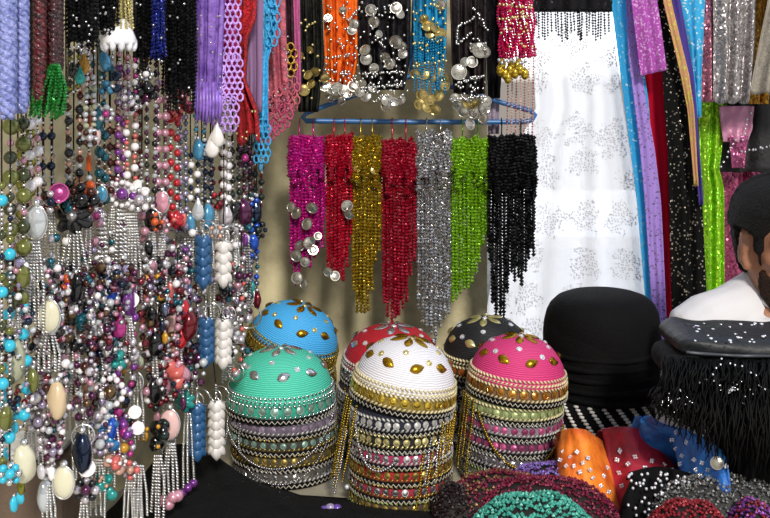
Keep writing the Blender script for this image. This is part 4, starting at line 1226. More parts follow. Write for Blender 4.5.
# --- orange scarf
yf = lambda u, v: 1.66 - 0.20 * v + 0.05 * (2 * u - 1) ** 2
t = cloth_thing('spangled_scarf', 'bright orange scarf with silver flower spangles beside the pink stack', 'scarf', 590, 475, 1.58, FG)
o, rows = drape('cloth', mat('f08426', 0.55, 0, 0.12, 20, 0.35, 60, hex2='c4520a'), [(428, 562), (450, 558), (600, 552)], [(428, 590), (440, 602), (470, 612), (518, 622), (600, 640)], lambda u: 432 - 3 * sin(pi * u) + 8 * max(0, u - .8) * 5 * 1.2, 590, yf, t, seed=2.0)
flower_spangles(t, [(563, 452), (570, 457), (577, 452), (574, 466), (583, 463), (590, 470), (580, 472), (593, 478), (601, 486), (597, 492), (602, 500), (607, 468), (604, 476), (566, 466), (588, 458), (560, 460), (609, 492)], lambda a, b: surf_pt(rows, a, b), 2.3)
# --- crimson scarf
yf2 = lambda u, v: 1.69 - 0.20 * v + 0.03 * (2 * u - 1) ** 2
t = cloth_thing('spangled_scarf', 'crimson scarf with silver flower spangles between the orange and blue scarves', 'scarf', 640, 455, 1.62, FG)
o, rows = drape('cloth', mat('9c0e2a', 0.6, 0, 0.12, 20, 0.35, 50, hex2='700618'), [(425, 601), (450, 606), (600, 625)], [(425, 655), (440, 672), (470, 680), (600, 690)], lambda u: 431 - 4 * sin(pi * min(1, u * 1.3)) + 10 * max(0, u - .75) * 4 * .5, 590, yf2, t, seed=4.0)
flower_spangles(t, [(620, 451), (617, 460), (628, 464), (635, 457), (652, 461), (664, 465), (645, 468), (619, 473), (622, 486), (672, 470)], lambda a, b: surf_pt(rows, a, b), 2.6)
# --- blue scarf
yf3 = lambda u, v: 1.66 - 0.13 * u - 0.14 * v
t = cloth_thing('spangled_scarf', 'royal blue scarf with silver flower spangles and one coin', 'scarf', 690, 450, 1.63, FG)
BLUEC = mat('2a7ed2', 0.55, 0, 0.15, 24, 0.5, 60, hex2='14509c')
o, rows = drape('cloth', BLUEC, [(415, 641), (424, 640), (430, 670), (470, 680), (600, 690)], [(415, 668), (430, 705), (450, 726), (600, 745)], lambda u: 416 + 40 * u * u + 4 * sin(u * 14), 590, yf3, t, seed=6.0)
flower_spangles(t, [(672, 440), (676, 449), (682, 456), (686, 442), (690, 452), (694, 460), (680, 464), (696, 470), (690, 474), (702, 463), (708, 470), (700, 476), (676, 432), (718, 465), (726, 466)], lambda a, b: surf_pt(rows, a, b), 2.5)
coin(t, 717, 463, 6.5, surf_pt(rows, 717, 463), OLDCOIN, dy=-0.012)
# --- black spangled scarf in front of them
yf4 = lambda u, v: 1.585 - 0.10 * v
t = cloth_thing('spangled_scarf', 'black crochet scarf with white spangles in front of the crimson one', 'scarf', 655, 485, 1.55, FG)
o, rows = drape('cloth', BLACKCLOTH, [(470, 636), (500, 622), (600, 610)], [(470, 690), (500, 700), (600, 710)], lambda u: 474 - 6 * sin(pi * u), 600, yf4, t, seed=8.0, bump=0.02)
small_beads(t, rnd(628, 690, 472, 516, 70), 1.535, FSP, r=1.6, dy=0)
t = cloth_thing('spangled_scarf', 'dark brown-black scarf with a few silver flower spangles below the black shawls', 'scarf', 740, 460, 1.60, FG)
o, rows = drape('cloth', mat('15100f', 0.8, 0, .2, 40, .5, 120, spec=.2), [(425, 716), (600, 722)], [(425, 830), (600, 830)], lambda u: 446 - 10 * u, 600, lambda u, v: 1.60 - 0.12 * v, t, seed=9.0, bump=0.02)
flower_spangles(t, [(737, 453), (743, 468), (757, 471), (752, 459), (765, 478), (730, 478), (768, 466)], lambda a, b: surf_pt(rows, a, b), 3.0)

# --- heaps of beaded belts: each a mound wound with bead strings
def bead_heap(label, x0, x1, ytop, Y, m, nrow=15, dens=1.0, r=0.0030, m2=None, core='1a1210', seed=1, depth=0.10, group='bead belts heaped at the table front'):
    c = at((x0 + x1) / 2, ytop, Y)
    t = thing('bead_belt', label, 'belt', (c.x, c.y, TZ), group=group)
    hw = (x1 - x0) / 2 / FPX * Y; ztop = c.z
    def S(u, w):       # u along, w over the top from front (0) to back (1)
        a = pi * min(.98, max(.01, w))
        k = (1 - abs(2 * u - 1) ** 3.0)
        h = (ztop - TZ - 0.004) * (0.35 + 0.65 * k) * (1 + 0.10 * noise.noise(Vector((u * 4, seed, 0))))
        return Vector((c.x + (2 * u - 1) * hw, c.y - depth * cos(a) * (0.6 + 0.4 * k), TZ + 0.004 + h * sin(a) ** 0.8))
    mb = MB(); mb.grid([[S(i / 24, j / 12) + Vector((0, 0, -0.003)) for i in range(25)] for j in range(13)])
    put('core', mb, mat(core, .8), t)
    nrow += 7
    for k in range(nrow):
        w0 = 0.03 + 0.80 * k / (nrow - 1)
        mb = MB(); pts = []
        for i in range(61):
            u = 0.02 + 0.96 * i / 60
            w = w0 + 0.05 * noise.noise(Vector((u * 6, k * 1.7, seed))) + 0.018 * sin(i * 1.1 + k)
            p = S(u, w); pts.append(p + Vector((0, 0, 0.0015)))
        bead_line(mb, pts, r * 1.9 / dens, r, 0, 'octa', jit=0.0016)
        put('bead_strand', mb, m2 if (m2 and k % 3 == 2) else m, t)
    return t
MAROON = mat('86203e', 0.2, 0.4, 0.25, 200, coat=.4, hex2='4a0c20')
bead_heap('plum and lilac bead belt at the back of the front heap', 500, 604, 465, 1.67, mat('6a2a6a', .2, .35, .3, 200, hex2='8a7ac8', coat=.2), 13, m2=mat('8c7ccc', .2, .3, .2, coat=.3), seed=3, depth=0.06)
bead_heap('maroon bead belt with bronze beads beside the white stack', 446, 560, 474, 1.62, MAROON, 15, m2=mat('8a6a40', .25, .5, .2), seed=5, depth=0.07)
bead_heap('wide maroon bead belt behind the teal beads', 470, 622, 481, 1.575, MAROON, 17, m2=mat('8a2a44', .2, .4, .2, coat=.3), seed=7, depth=0.075)
bead_heap('teal green bead belt at the very front of the table', 466, 604, 499, 1.50, mat('4aa894', 0.3, 0.15, 0.2, 200, hex2='1f6a5c', coat=.2), 16, r=0.0036, seed=9, depth=0.08)
bead_heap('dark beaded belt at the foot of the white stack', 432, 478, 486, 1.60, mat('2a1a18', .25, .4, .3, 200, coat=.2), 10, seed=11, depth=0.05)
bead_heap('silver seed-bead belt in front of the blue scarf', 650, 800, 478, 1.53, mat('9a9894', 0.22, 0.7, 0.2, 200, hex2='4a4846'), 18, r=0.0028, seed=13, depth=0.09, core='3a3836')
bead_heap('red bead belt under the silver one at the front edge', 640, 740, 504, 1.45, mat('8a1a24', .25, .35, .2, 200, coat=.2), 14, seed=15, depth=0.06)
bead_heap('purple and red bead belt at the front corner', 716, 810, 506, 1.44, mat('7a3a8a', .25, .35, .2, 200, coat=.2), 14, m2=mat('8a1a24', .25, .35, .2, 200, coat=.2), seed=17, depth=0.06)

# ================================================================== black shawls stacked on the side table
SATIN = mat('1c1d20', 0.5, 0, 0.15, 14, 0.4, 30, spec=0.35)
SHG = 'folded black shawls stacked on the side table'
def folded(label, x0, x1, ytop, ybot, Yfr, depth, m, seed, sag=0.0, n=30, cant=0.0):
    a = at(x0, ybot, Yfr); b = at(x1, ytop, Yfr)
    t = thing('folded_shawl', label, 'shawl', ((a.x + b.x) / 2, Yfr + depth / 2, a.z), group=SHG)
    h = (b.z - a.z) / 2; zc = (a.z + b.z) / 2
    mb = MB(); P = []
    for i in range(n + 1):
        u = i / n; x = a.x + (b.x - a.x) * u
        k = min(1, min(u, 1 - u) * 9) ** 0.5
        ring = []
        for j in range(20):
            q = 2 * pi * j / 20
            cy, cz = cos(q), sin(q)
            sy = abs(cy) ** 0.35 * (1 if cy > 0 else -1); sz = abs(cz) ** 0.7 * (1 if cz > 0 else -1)
            w = 0.010 * noise.noise(Vector((u * 5, j * .35, seed)))
            ring.append(Vector((x, Yfr + depth / 2 + sy * (depth / 2) * (0.75 + .25 * k) + w, zc + sz * h * (0.35 + .65 * k) - sag * (1 - (2 * u - 1) ** 2) * 0 + cant * (u - .5) + w * .4 - sag * max(0, u - .1))))
        P.append(ring)
    mb.grid(P, closed_u=True)
    mb.f.append(tuple(range(19, -1, -1))); mb.m.append(0); mb.s.append(True)
    o = n * 20; mb.f.append(tuple(o + j for j in range(20))); mb.m.append(0); mb.s.append(True)
    put('cloth', mb, m, t, label=None)
    return t
x_r = 835
folded('lowest black folded shawl, resting on the side table', 738, x_r, 430, 500, 1.555 - 0.02, 0.15, BLACKCLOTH, 1)
folded('third black folded shawl down in the stack beside the seller', 682, x_r, 385, 436, 1.545, 0.15, BLACKCLOTH, 2)
folded('second black folded shawl down, matt, with a thick fringe', 674, x_r, 358, 394, 1.55, 0.15, mat('101012', .8, 0, .2, 30, .3, 90, spec=.2), 3)
s1 = folded('topmost black satin shawl strewn with sequins, under the seller\'s shirt', 682, x_r, 338, 362, 1.555, 0.15, SATIN, 4, sag=0.006)
random.seed(5)
zt = at(700, 338, 1.555).z - 0.004
mb = MB()
for px, py in [(688, 326), (694, 329), (698, 328), (699, 331), (708, 337), (713, 331), (721, 326), (730, 342), (731, 344), (738, 339), (755, 325), (763, 338), (711, 340), (745, 334), (752, 341), (704, 325)] + rnd(695, 769, 323, 345, 14):
    Y_ = (EYE - zt) / (py - HY) * FPX; p = at(px, py, Y_); p.z += .0025
    mb.sph(p, 0.0022 if random.random() < .6 else .0032, 7, 5, (1, 1, .6))
put('sequins', mb, FSP, s1)
mb = MB()
pts = [at(686 + i * 4, 352 + 4 * min(1, (i / 14.0)) ** .7, 1.548 - 0.004 * sin(i * .5)) for i in range(37)]
mb.tube(pts, 0.0025, 6); put('piping', mb, mat('3a3b40', .4, 0, .1), s1)
# knotted fringe in front
t2 = bpy.data.objects['folded_shawl.002']
FR = mat('070708', 0.65, 0, 0.2, spec=0.14)
mb = MB()
for k in range(420):
    px = random.uniform(664, 834); y0 = 358 + 4 * min(1, (px - 664) / 50) + random.uniform(-3, 6); ln = random.uniform(20, 62)
    Y0 = 1.545; a = at(px, y0, Y0); pts = [a]
    lean = random.uniform(-8, 8) - 4; out = random.uniform(0.004, 0.03)
    for i in range(1, 6):
        v = i / 5; pts.append(at(px + lean * v * v + 2.5 * sin(v * 5 + k), y0 + ln * v, Y0 - out * sin(v * 2) - 0.006))
    mb.tube(pts, [0.0016, .0014, .0013, .0012, .001, .0006], 4)
put('fringe', mb, FR, t2, kind='stuff')
small_beads(t2, rnd(690, 770, 355, 410, 14) + [(720, 364), (742, 366), (700, 383), (731, 390), (750, 372), (757, 376), (760, 386)] + rnd(728, 738, 386, 393, 9), 1.515, FSP, r=1.1, dy=0)
t3 = bpy.data.objects['folded_shawl']
mb = MB()
for k in range(520):
    px = random.uniform(655, 834); y0 = 392 + random.uniform(-6, 14); ln = max(12, min(84, 10 + (px - 652) * 0.72)) * random.uniform(.6, 1.05)
    Y0 = 1.53; pts = [at(px, y0, Y0)]
    lean = random.uniform(-9, 10) - 3; out = random.uniform(0.004, 0.035)
    for i in range(1, 6):
        v = i / 5; pts.append(at(px + lean * v * v + 3 * sin(v * 4 + k), y0 + ln * v, Y0 - out * sin(v * 2) - 0.006))
    mb.tube(pts, [0.0016, .0014, .0013, .0012, .001, .0006], 4)
put('fringe', mb, mat('080606', 0.65, 0, 0.2, spec=0.14), t3, kind='stuff')
for cx_, cy_ in [(681, 400), (668, 404), (735, 389)]:
    small_beads(t3, [(cx_ + random.gauss(0, 7), cy_ + random.gauss(0, 5)) for _ in range(10)], 1.49, SILVER, r=0.8, dy=0)
# ================================================================== the seller
HRINGS = [(-.122, .012, -.070, .012), (-.116, .030, -.058, .030), (-.100, .047, -.040, .052), (-.078, .056, -.026, .068), (-.05, .064, -.014, .080), (-.02, .069, -.006, .088), (.015, .0725, .002, .095), (.05, .0745, .005, .098), (.08, .070, .006, .091), (.105, .057, .008, .074), (.122, .036, .008, .048), (.130, .010, .008, .014)]
def head_pt(z, a):
    """a = 0 faces front (-y)"""
    w = interp([(q[0], q[1]) for q in HRINGS], z); cy = interp([(q[0], q[2]) for q in HRINGS], z); d = interp([(q[0], q[3]) for q in HRINGS], z)
    return Vector((w * sin(a), cy - d * cos(a), z))
HC = Vector((0.739, 1.86, 1.190)); HS = 0.95
HM = Matrix.Translation(HC) @ Matrix.Rotation(radians(13), 4, 'Z') @ Matrix.Rotation(radians(7), 4, 'X') @ Matrix.Scale(HS, 4)
hp = lambda p: HM @ Vector(p)
def limb(mb, pts, n=12, mi=0):
    """tapering limb: (point, radius) with extra rings eased between"""
    P = []; R = []
    for (p, r), (q, s) in zip(pts, pts[1:]):
        for i in range(6):
            u = i / 6; P.append(Vector(p).lerp(Vector(q), u)); R.append(r + (s - r) * u)
    P.append(Vector(pts[-1][0])); R.append(pts[-1][1])
    mb.tube(P, R, n, mi)
    for p, r in ((P[0], R[0]), (P[-1], R[-1])): mb.sph(p, r * 0.99, 12, 8, mi=mi)
BX, BY = 0.764, 1.92            # pelvis
SEAT = 0.508
B = lambda x, y, z: Vector((BX, BY, 0)) + Matrix.Rotation(radians(14), 3, 'Z') @ Vector((x, y, z))
person = thing('person', 'seated man in a white open-collared shirt with dark hair and beard behind the black shawls', 'person', (BX, BY, 0))
SKIN = mat('9c6b50', 0.5, 0, 0.08, 30, 0.1, 200)
TORSO = [(SEAT + .02, .165, .0, .115), (SEAT + .10, .165, .0, .115), (SEAT + .20, .150, -.005, .105), (SEAT + .32, .162, -.012, .112), (SEAT + .44, .178, -.02, .115), (SEAT + .52, .172, -.022, .102), (SEAT + .565, .135, -.02, .080), (SEAT + .605, .085, -.022, .062), (SEAT + .65, .062, -.030, .058)]
def torso_rings(grow=0.0, z0=-9, z1=9, n=32):
    P = []
    for (z, w, cy, d) in TORSO:
        if z < z0 or z > z1: continue
        P.append([B((w + grow) * (abs(cos(2 * pi * j / n)) ** 0.85) * (1 if cos(2 * pi * j / n) > 0 else -1), cy + (d + grow) * sin(2 * pi * j / n), z) for j in range(n)])
    return P
def close_ends(mb, n, rows):
    o = len(mb.v) - n * rows
    mb.f.append(tuple(range(o + n - 1, o - 1, -1))); mb.m.append(0); mb.s.append(True)
    e_ = o + (rows - 1) * n; mb.f.append(tuple(range(e_, e_ + n))); mb.m.append(0); mb.s.append(True)
SHO = {s: B(.188 * s, -.02, SEAT + .535) for s in (-1, 1)}
ELB = {s: B(.232 * s, -.02, SEAT + .25) for s in (-1, 1)}
WRI = {s: B(.13 * s, -.235, SEAT + .175) for s in (-1, 1)}
HIP = {s: B(.09 * s, 0, SEAT + .085) for s in (-1, 1)}
KNE = {s: B(.13 * s, -.40, SEAT + .03) for s in (-1, 1)}
ANK = {s: B(.13 * s, -.36, .09) for s in (-1, 1)}
mb = MB()
R_ = torso_rings(); mb.grid(R_, closed_u=True); close_ends(mb, 32, len(R_))
limb(mb, [(B(0, -.03, SEAT + .60), .062), (HC + Vector((0, .015, -.09)), .054), (HC + Vector((0, .01, -.02)), .056)], 16)
for s in (-1, 1):
    limb(mb, [(SHO[s] + Vector((-.02 * s, 0, -.02)), .044), (SHO[s].lerp(ELB[s], .4), .044), (ELB[s], .040), (ELB[s].lerp(WRI[s], .3), .041), (WRI[s], .027)], 14)
    limb(mb, [(HIP[s], .088), (KNE[s], .058), (KNE[s].lerp(ANK[s], .3), .058), (ANK[s], .036)], 14)
    limb(mb, [(ANK[s] + Vector((0, .02, -.045)), .038), (ANK[s] + B(0, -.13, -.055) - B(0, 0, 0), .032), (ANK[s] + B(0, -.19, -.06) - B(0, 0, 0), .024)], 10)
    # hand resting on the thigh: palm, four bent fingers, a thumb from its side
    d = (KNE[s] - WRI[s]); d = (B(-.02 * s, -1, -.25) - B(0, 0, 0)).normalized(); sd = (B(1, 0, 0) - B(0, 0, 0)); up = sd.cross(d).normalized()
    if up.z < 0: up = -up
    pc = WRI[s] + d * .045
    mb.sph(pc, .042, 12, 8, (.95, 1.15, .42), Matrix((sd, d, up)).transposed())
    for k, ln in enumerate((.066, .076, .072, .055)):
        b0 = WRI[s] + d * .075 + sd * (s * -1) * (.027 - .018 * k)
        limb(mb, [(b0, .0095), (b0 + d * ln * .45 + up * .004, .009), (b0 + d * ln * .75 - up * .010, .008), (b0 + d * ln - up * .028, .007)], 8)
    b0 = WRI[s] + d * .03 + sd * (-s) * .034
    limb(mb, [(b0, .011), (b0 + d * .03 + sd * (-s) * .02, .0105), (b0 + d * .055 + sd * (-s) * .022 - up * .012, .008)], 8)
# head
zs = [HRINGS[0][0] + (HRINGS[-1][0] - HRINGS[0][0]) * i / 40 for i in range(41)]
P = [[hp(head_pt(z, 2 * pi * j / 40)) for j in range(40)] for z in zs]
mb.grid(P, closed_u=True); close_ends(mb, 40, len(P))
hl = lambda pts: limb(mb, [(hp(p), r * HS) for p, r in pts], 10)
hl([((0, -.090, .022), .009), ((0, -.100, .0), .011), ((0, -.111, -.022), .014)])           # nose
for s in (-1, 1):
    hl([((0, -.104, -.026), .010), ((.013 * s, -.096, -.026), .010)])
    hl([((.012 * s, -.090, .036), .010), ((.04 * s, -.080, .040), .010), ((.058 * s, -.058, .032), .008)])   # brow
    hl([((.048 * s, -.062, -.008), .016), ((.058 * s, -.045, -.006), .014)])                              # cheekbone
    hl([((.019 * s, -.089, .018), .005), ((.032 * s, -.0875, .0215), .0062), ((.045 * s, -.078, .018), .005)])   # upper lid
    hl([((.021 * s, -.087, .003), .0045), ((.032 * s, -.0855, .0005), .005), ((.043 * s, -.078, .003), .0045)])   # lower lid
    # ear: rim, lobe, bowl
    rim = [((.070 + .006 * sin(pi * k / 8)) * s, .012 + .012 * cos(1.0 + 4.3 * k / 8) + .004, .000 + .031 * sin(1.0 + 4.3 * k / 8 - .6) + .002) for k in range(9)]
    pts = []
    for k in range(11):
        q = radians(-70 + 290 * k / 10)
        pts.append(((.074 + .004 * (1 - cos(q))) * s, .016 - .012 * cos(q + pi), .002 + .031 * sin(q)))
    limb(mb, [(hp(p), .0062 * HS) for p in pts], 7)
    mb.sph(hp((.071 * s, .013, .0)), .017 * HS, 10, 8, (.4, .6, 1.3), HM.to_3x3().normalized())
    mb.sph(hp((.075 * s, .004, -.030)), .0095 * HS, 8, 6)
hl([((-.022, -.088, -.062), .006), ((0, -.096, -.060), .008), ((.022, -.088, -.062), .006)])
hl([((-.02, -.086, -.071), .006), ((0, -.093, -.072), .0085), ((.02, -.086, -.071), .006)])
body = put('body', mb, SKIN, person, remesh=0.0055, smooth_it=3)

# hair and beard: shells over the head that stand proud only where they grow
def head_shell(f, zlo, zhi, nz_=46, na=64):
    P = []
    for i in range(nz_ + 1):
        z = zlo + (zhi - zlo) * i / nz_
        row = []
        for j in range(na):
            a = 2 * pi * j / na
            p = head_pt(z, a); aa = abs((a + pi) % (2 * pi) - pi)
            n = Vector((p.x / .0745 ** 2, (p.y - .005) / .098 ** 2, p.z / .16 ** 2)).normalized()
            o = f(z, aa) + 0.0022 * noise.noise(p * 90)
            row.append(hp(p + n * o))
        P.append(row)
    return P
def hairf(z, aa):
    d = math.degrees(aa)
    line = interp([(0, .088), (35, .085), (52, .066), (62, .045), (67, .01), (71, -.022), (78, -.024), (80, .036), (104, .040), (110, .0), (130, -.05), (180, -.085)], d)
    k = max(0, min(1, (z - line) / 0.012 + .5))
    thick = .013 if 60 < d < 125 else .017
    if z > .03: thick += .006
    if 60 < d < 82 and z < .035: thick = .007
    return -.010 + k * (thick + .010)
mb = MB(); P = head_shell(hairf, -.09, .1295); mb.grid(P, closed_u=True); close_ends(mb, 64, len(P))
HAIR = mat('0d0a09', 0.75, 0, 0.2, 90, 0.9, 260, spec=0.25)
put('hair', mb, HAIR, person, smooth_it=1)
def beardf(z, aa):
    d = math.degrees(aa)
    hi = interp([(0, -.078), (14, -.076), (20, -.046), (34, -.046), (50, -.044), (62, -.034), (69, -.020), (78, -.030), (88, -.055), (98, -.08), (110, -.11)], d)
    k = max(0, min(1, (hi - z) / 0.010 + .5))
    if d > 104: k = 0
    return -.008 + k * .0108
mb = MB(); P = head_shell(beardf, -.1215, .006); mb.grid(P, closed_u=True); close_ends(mb, 64, len(P))
put('beard', mb, mat('2a1c15', 0.8, 0, 0.3, 300, 1.0, 420, spec=.2, hex2='4a3023'), person, smooth_it=1)
mb = MB(); limb(mb, [(hp((-.026, -.096, -.050)), .0055), (hp((0, -.103, -.047)), .0065), (hp((.026, -.096, -.050)), .0055)], 8); put('moustache', mb, HAIR, person)
for s in (-1, 1):
    mb = MB(); limb(mb, [(hp((.014 * s, -.099, .040)), .004), (hp((.036 * s, -.090, .047)), .0045), (hp((.056 * s, -.070, .040)), .003)], 7); put('eyebrow', mb, HAIR, person)
    mb = MB(); mb.sph(hp((.031 * s, -.0795, .012)), .0105 * HS, 14, 10); mb.sph(hp((.033 * s, -.0866, .011)), .0050 * HS, 10, 8, mi=1)
    put('eye', mb, [mat('d8d0c8', .2), mat('1a0e08', .15)], person)

# shirt
SHIRT = mat('c9c6c8', 0.75, 0, 0.02, 8, 0.5, 14)
mb = MB(); R_ = torso_rings(0.013, z1=SEAT + .60); mb.grid(R_, closed_u=True); close_ends(mb, 32, len(R_))
for s in (-1, 1):
    limb(mb, [(B(.10 * s, -.022, SEAT + .565), .055), (SHO[s], .063), (SHO[s].lerp(ELB[s], .5), .060), (ELB[s], .056), (ELB[s].lerp(WRI[s], .55), .050), (WRI[s] - (WRI[s] - ELB[s]) * .16, .043)], 14)
    limb(mb, [(B(.03 * s, .0, SEAT + .60), .05), (SHO[s] + Vector((0, 0, -.008)), .056)], 14)
put('shirt', mb, SHIRT, person, remesh=0.006, smooth_it=4)
# stand collar, open at the throat, with turned-down points
nb = HC + Vector((0, .012, -.085))
nbl = B(0, -.028, SEAT + .585)
mb = MB(); P = []
for i in range(6):
    v = i / 5; row = []
    for j in range(34):
        a = radians(28 + 304 * j / 33)
        fold = (v - .4) / .6 if v > .4 else 0
        r = .062 + (.004 if v < .4 else .004 + .020 * fold)
        z = (.052 * (v / .4) if v < .4 else .052 - .046 * fold)
        c = nbl.lerp(nb, .25)
        fr = max(0, cos(a))
        p = Vector((c.x, c.y, nbl.z - .006)) + Matrix.Rotation(radians(22), 3, 'Z') @ Vector((r * 1.04 * sin(a), -r * cos(a) * 1.02 - .016 * fr * fold, z - .030 * fr + .012 * (1 - fr)))
        row.append(p)
    P.append(row)
mb.grid(P); put('collar', mb, SHIRT, person, thick=0.003)
# trousers and shoes
mb = MB()
for s in (-1, 1):
    limb(mb, [(HIP[s], .100), (KNE[s], .072), (KNE[s].lerp(ANK[s], .5), .066), (ANK[s] + Vector((0, 0, .03)), .056)], 14)
mb.sph(B(0, .0, SEAT + .09), .1, 16, 10, (1.75, 1.3, 0.95), Matrix.Rotation(radians(14), 3, 'Z'))
put('trousers', mb, mat('2a2c34', .8, 0, .1, 30, .3), person, remesh=0.008, smooth_it=2)
for s in (-1, 1):
    mb = MB(); limb(mb, [(ANK[s] + Vector((0, .02, -.042)), .046), (ANK[s] + B(0, -.13, -.05) - B(0, 0, 0), .040), (ANK[s] + B(0, -.19, -.055) - B(0, 0, 0), .032)], 12)
    put('shoe', mb, mat('141110', .4), person)
t = thing('stool', 'wooden stool under the seated man', 'stool', (BX, BY + .02, 0))
mb = MB(); mb.lathe([(0.001, SEAT - .06), (.15, SEAT - .06), (.16, SEAT - .04), (.155, SEAT - .022), (0.001, SEAT - .022)], 28, c=(BX, BY + .02, 0)); put('seat', mb, WOOD, t)
for k in range(4):
    a = pi / 4 + k * pi / 2; mb = MB(); mb.tube([(BX + .1 * cos(a), BY + .02 + .1 * sin(a), SEAT - .055), (BX + .15 * cos(a), BY + .02 + .15 * sin(a), 0)], .014, 8); put('leg', mb, WOOD, t)
# ================================================================== necklaces
random.seed(11)
def B_(h, rough=.18, metal=.15, coat=.5, var=.12, h2=None): return mat(h, rough, min(.75, metal * 1.9), var, 70, coat=coat * .7, hex2=h2)
C = dict(
 turq=B_('2fb4d0', .3, 0, .3), olive=B_('6f7234', .2, .2), dkolive=B_('3f4428', .2, .2), palegreen=B_('a3a58a', .3, 0, .4, .15), cream=B_('cfc9ae', .22, 0, .5, .08),
 white=B_('e8e2e4', .2, .1, .6, .05), pearl=B_('cfc6cc', .18, .35, .5, .08), silver=SILVER, pewter=PEWTER, rosepearl=B_('c58fa0', .2, .25, .5), pink=B_('d898aa', .2, .2, .5),
 purple=B_('7a3a8c', .2, .25, .5), plum=B_('5a2a4c', .2, .35, .4), magenta=B_('a8307a', .2, .2, .5), lilac=B_('a79ab8', .2, .4, .4), steel=B_('6a7288', .2, .45, .4),
 navy=B_('16243c', .15, .35, .5), teal=B_('1a5a68', .2, .3, .5), tealgreen=B_('1a8a84', .25, .1, .5), blue=B_('2a6aa0', .25, .1, .5), cobalt=B_('1c4cb4', .2, .2, .5), sky=B_('4a8fb4', .25, .2, .4),
 black=B_('0c0c0f', .15, .1, .5), brown=B_('4a2620', .2, .3, .4), garnet=B_('6a1420', .18, .3, .5), red=B_('b01624', .2, .1, .5), coral=B_('c8605a', .3, .05, .4), orange=B_('c4501c', .25, .05, .4),
 amber=B_('c08a24', .25, .1, .5), bronze=B_('6a5238', .25, .5, .3), crystal=mat('c8ccd0', .08, .25, .25, 200, coat=.8), rosequartz=B_('d8b4b0', .3, 0, .4, .15, 'c49a96'), marble=B_('cdbd9c', .3, 0, .4, .2, 'b08a64'),
 olivegold=B_('8a8430', .25, .4, .4), greenblk=B_('22302c', .18, .3, .4), denim=B_('2e5f8e', .35, .05, .4, .2, '1a3a60'), shell=B_('e2dcd8', .3, .05, .4, .1), peach=B_('c89a86', .25, .2, .4))

def stone(mb): mb.sph((0, 0, 0), 1, 16, 12)
def rough_stone(mb):
    V, F = _sph(14, 10)
    mb.add([tuple(Vector(v) * (1 + 0.14 * noise.noise(Vector(v) * 1.7))) for v in V], F)
def hoop(mb): mb.tube([(cos(2 * pi * k / 24), 0, sin(2 * pi * k / 24)) for k in range(24)], 0.075, 6, 0, True)
def drop_shape(mb): mb.lathe([(.01, 1.3), (.12, 1.15), (.3, .75), (.62, .1), (.72, -.4), (.55, -.85), (.25, -1.05), (.01, -1.1)], 12)
def petal_shape(mb): mb.sph((0, 0, 0.55), 0.6, 9, 7, (.62, .35, 1))
def leaf_shape(mb): leaf(mb, (0, 0, 0), (0, -1, 0), (0, 0, -1), 2.0, 1.25, 0.55); leaf(mb, (0, .02, 0), (0, 1, 0), (0, 0, -1), 2.0, 1.25, 0.3)
def bugle(mb): mb.tube([(0, 0, 1), (0, 0, -1)], 0.34, 7, smooth=False)

def P_at(px, py, Y): return at(px, py, Y)
def add(t, key, shp, m, px, py, Y, size, sc=(1, 1, 1), rot=None, name=None):
    s = size / 2 / FPX * Y
    return inst(name or key, key, shp, m, t, at(px, py, Y), (s * sc[0], s * sc[1], s * sc[2]), rot)

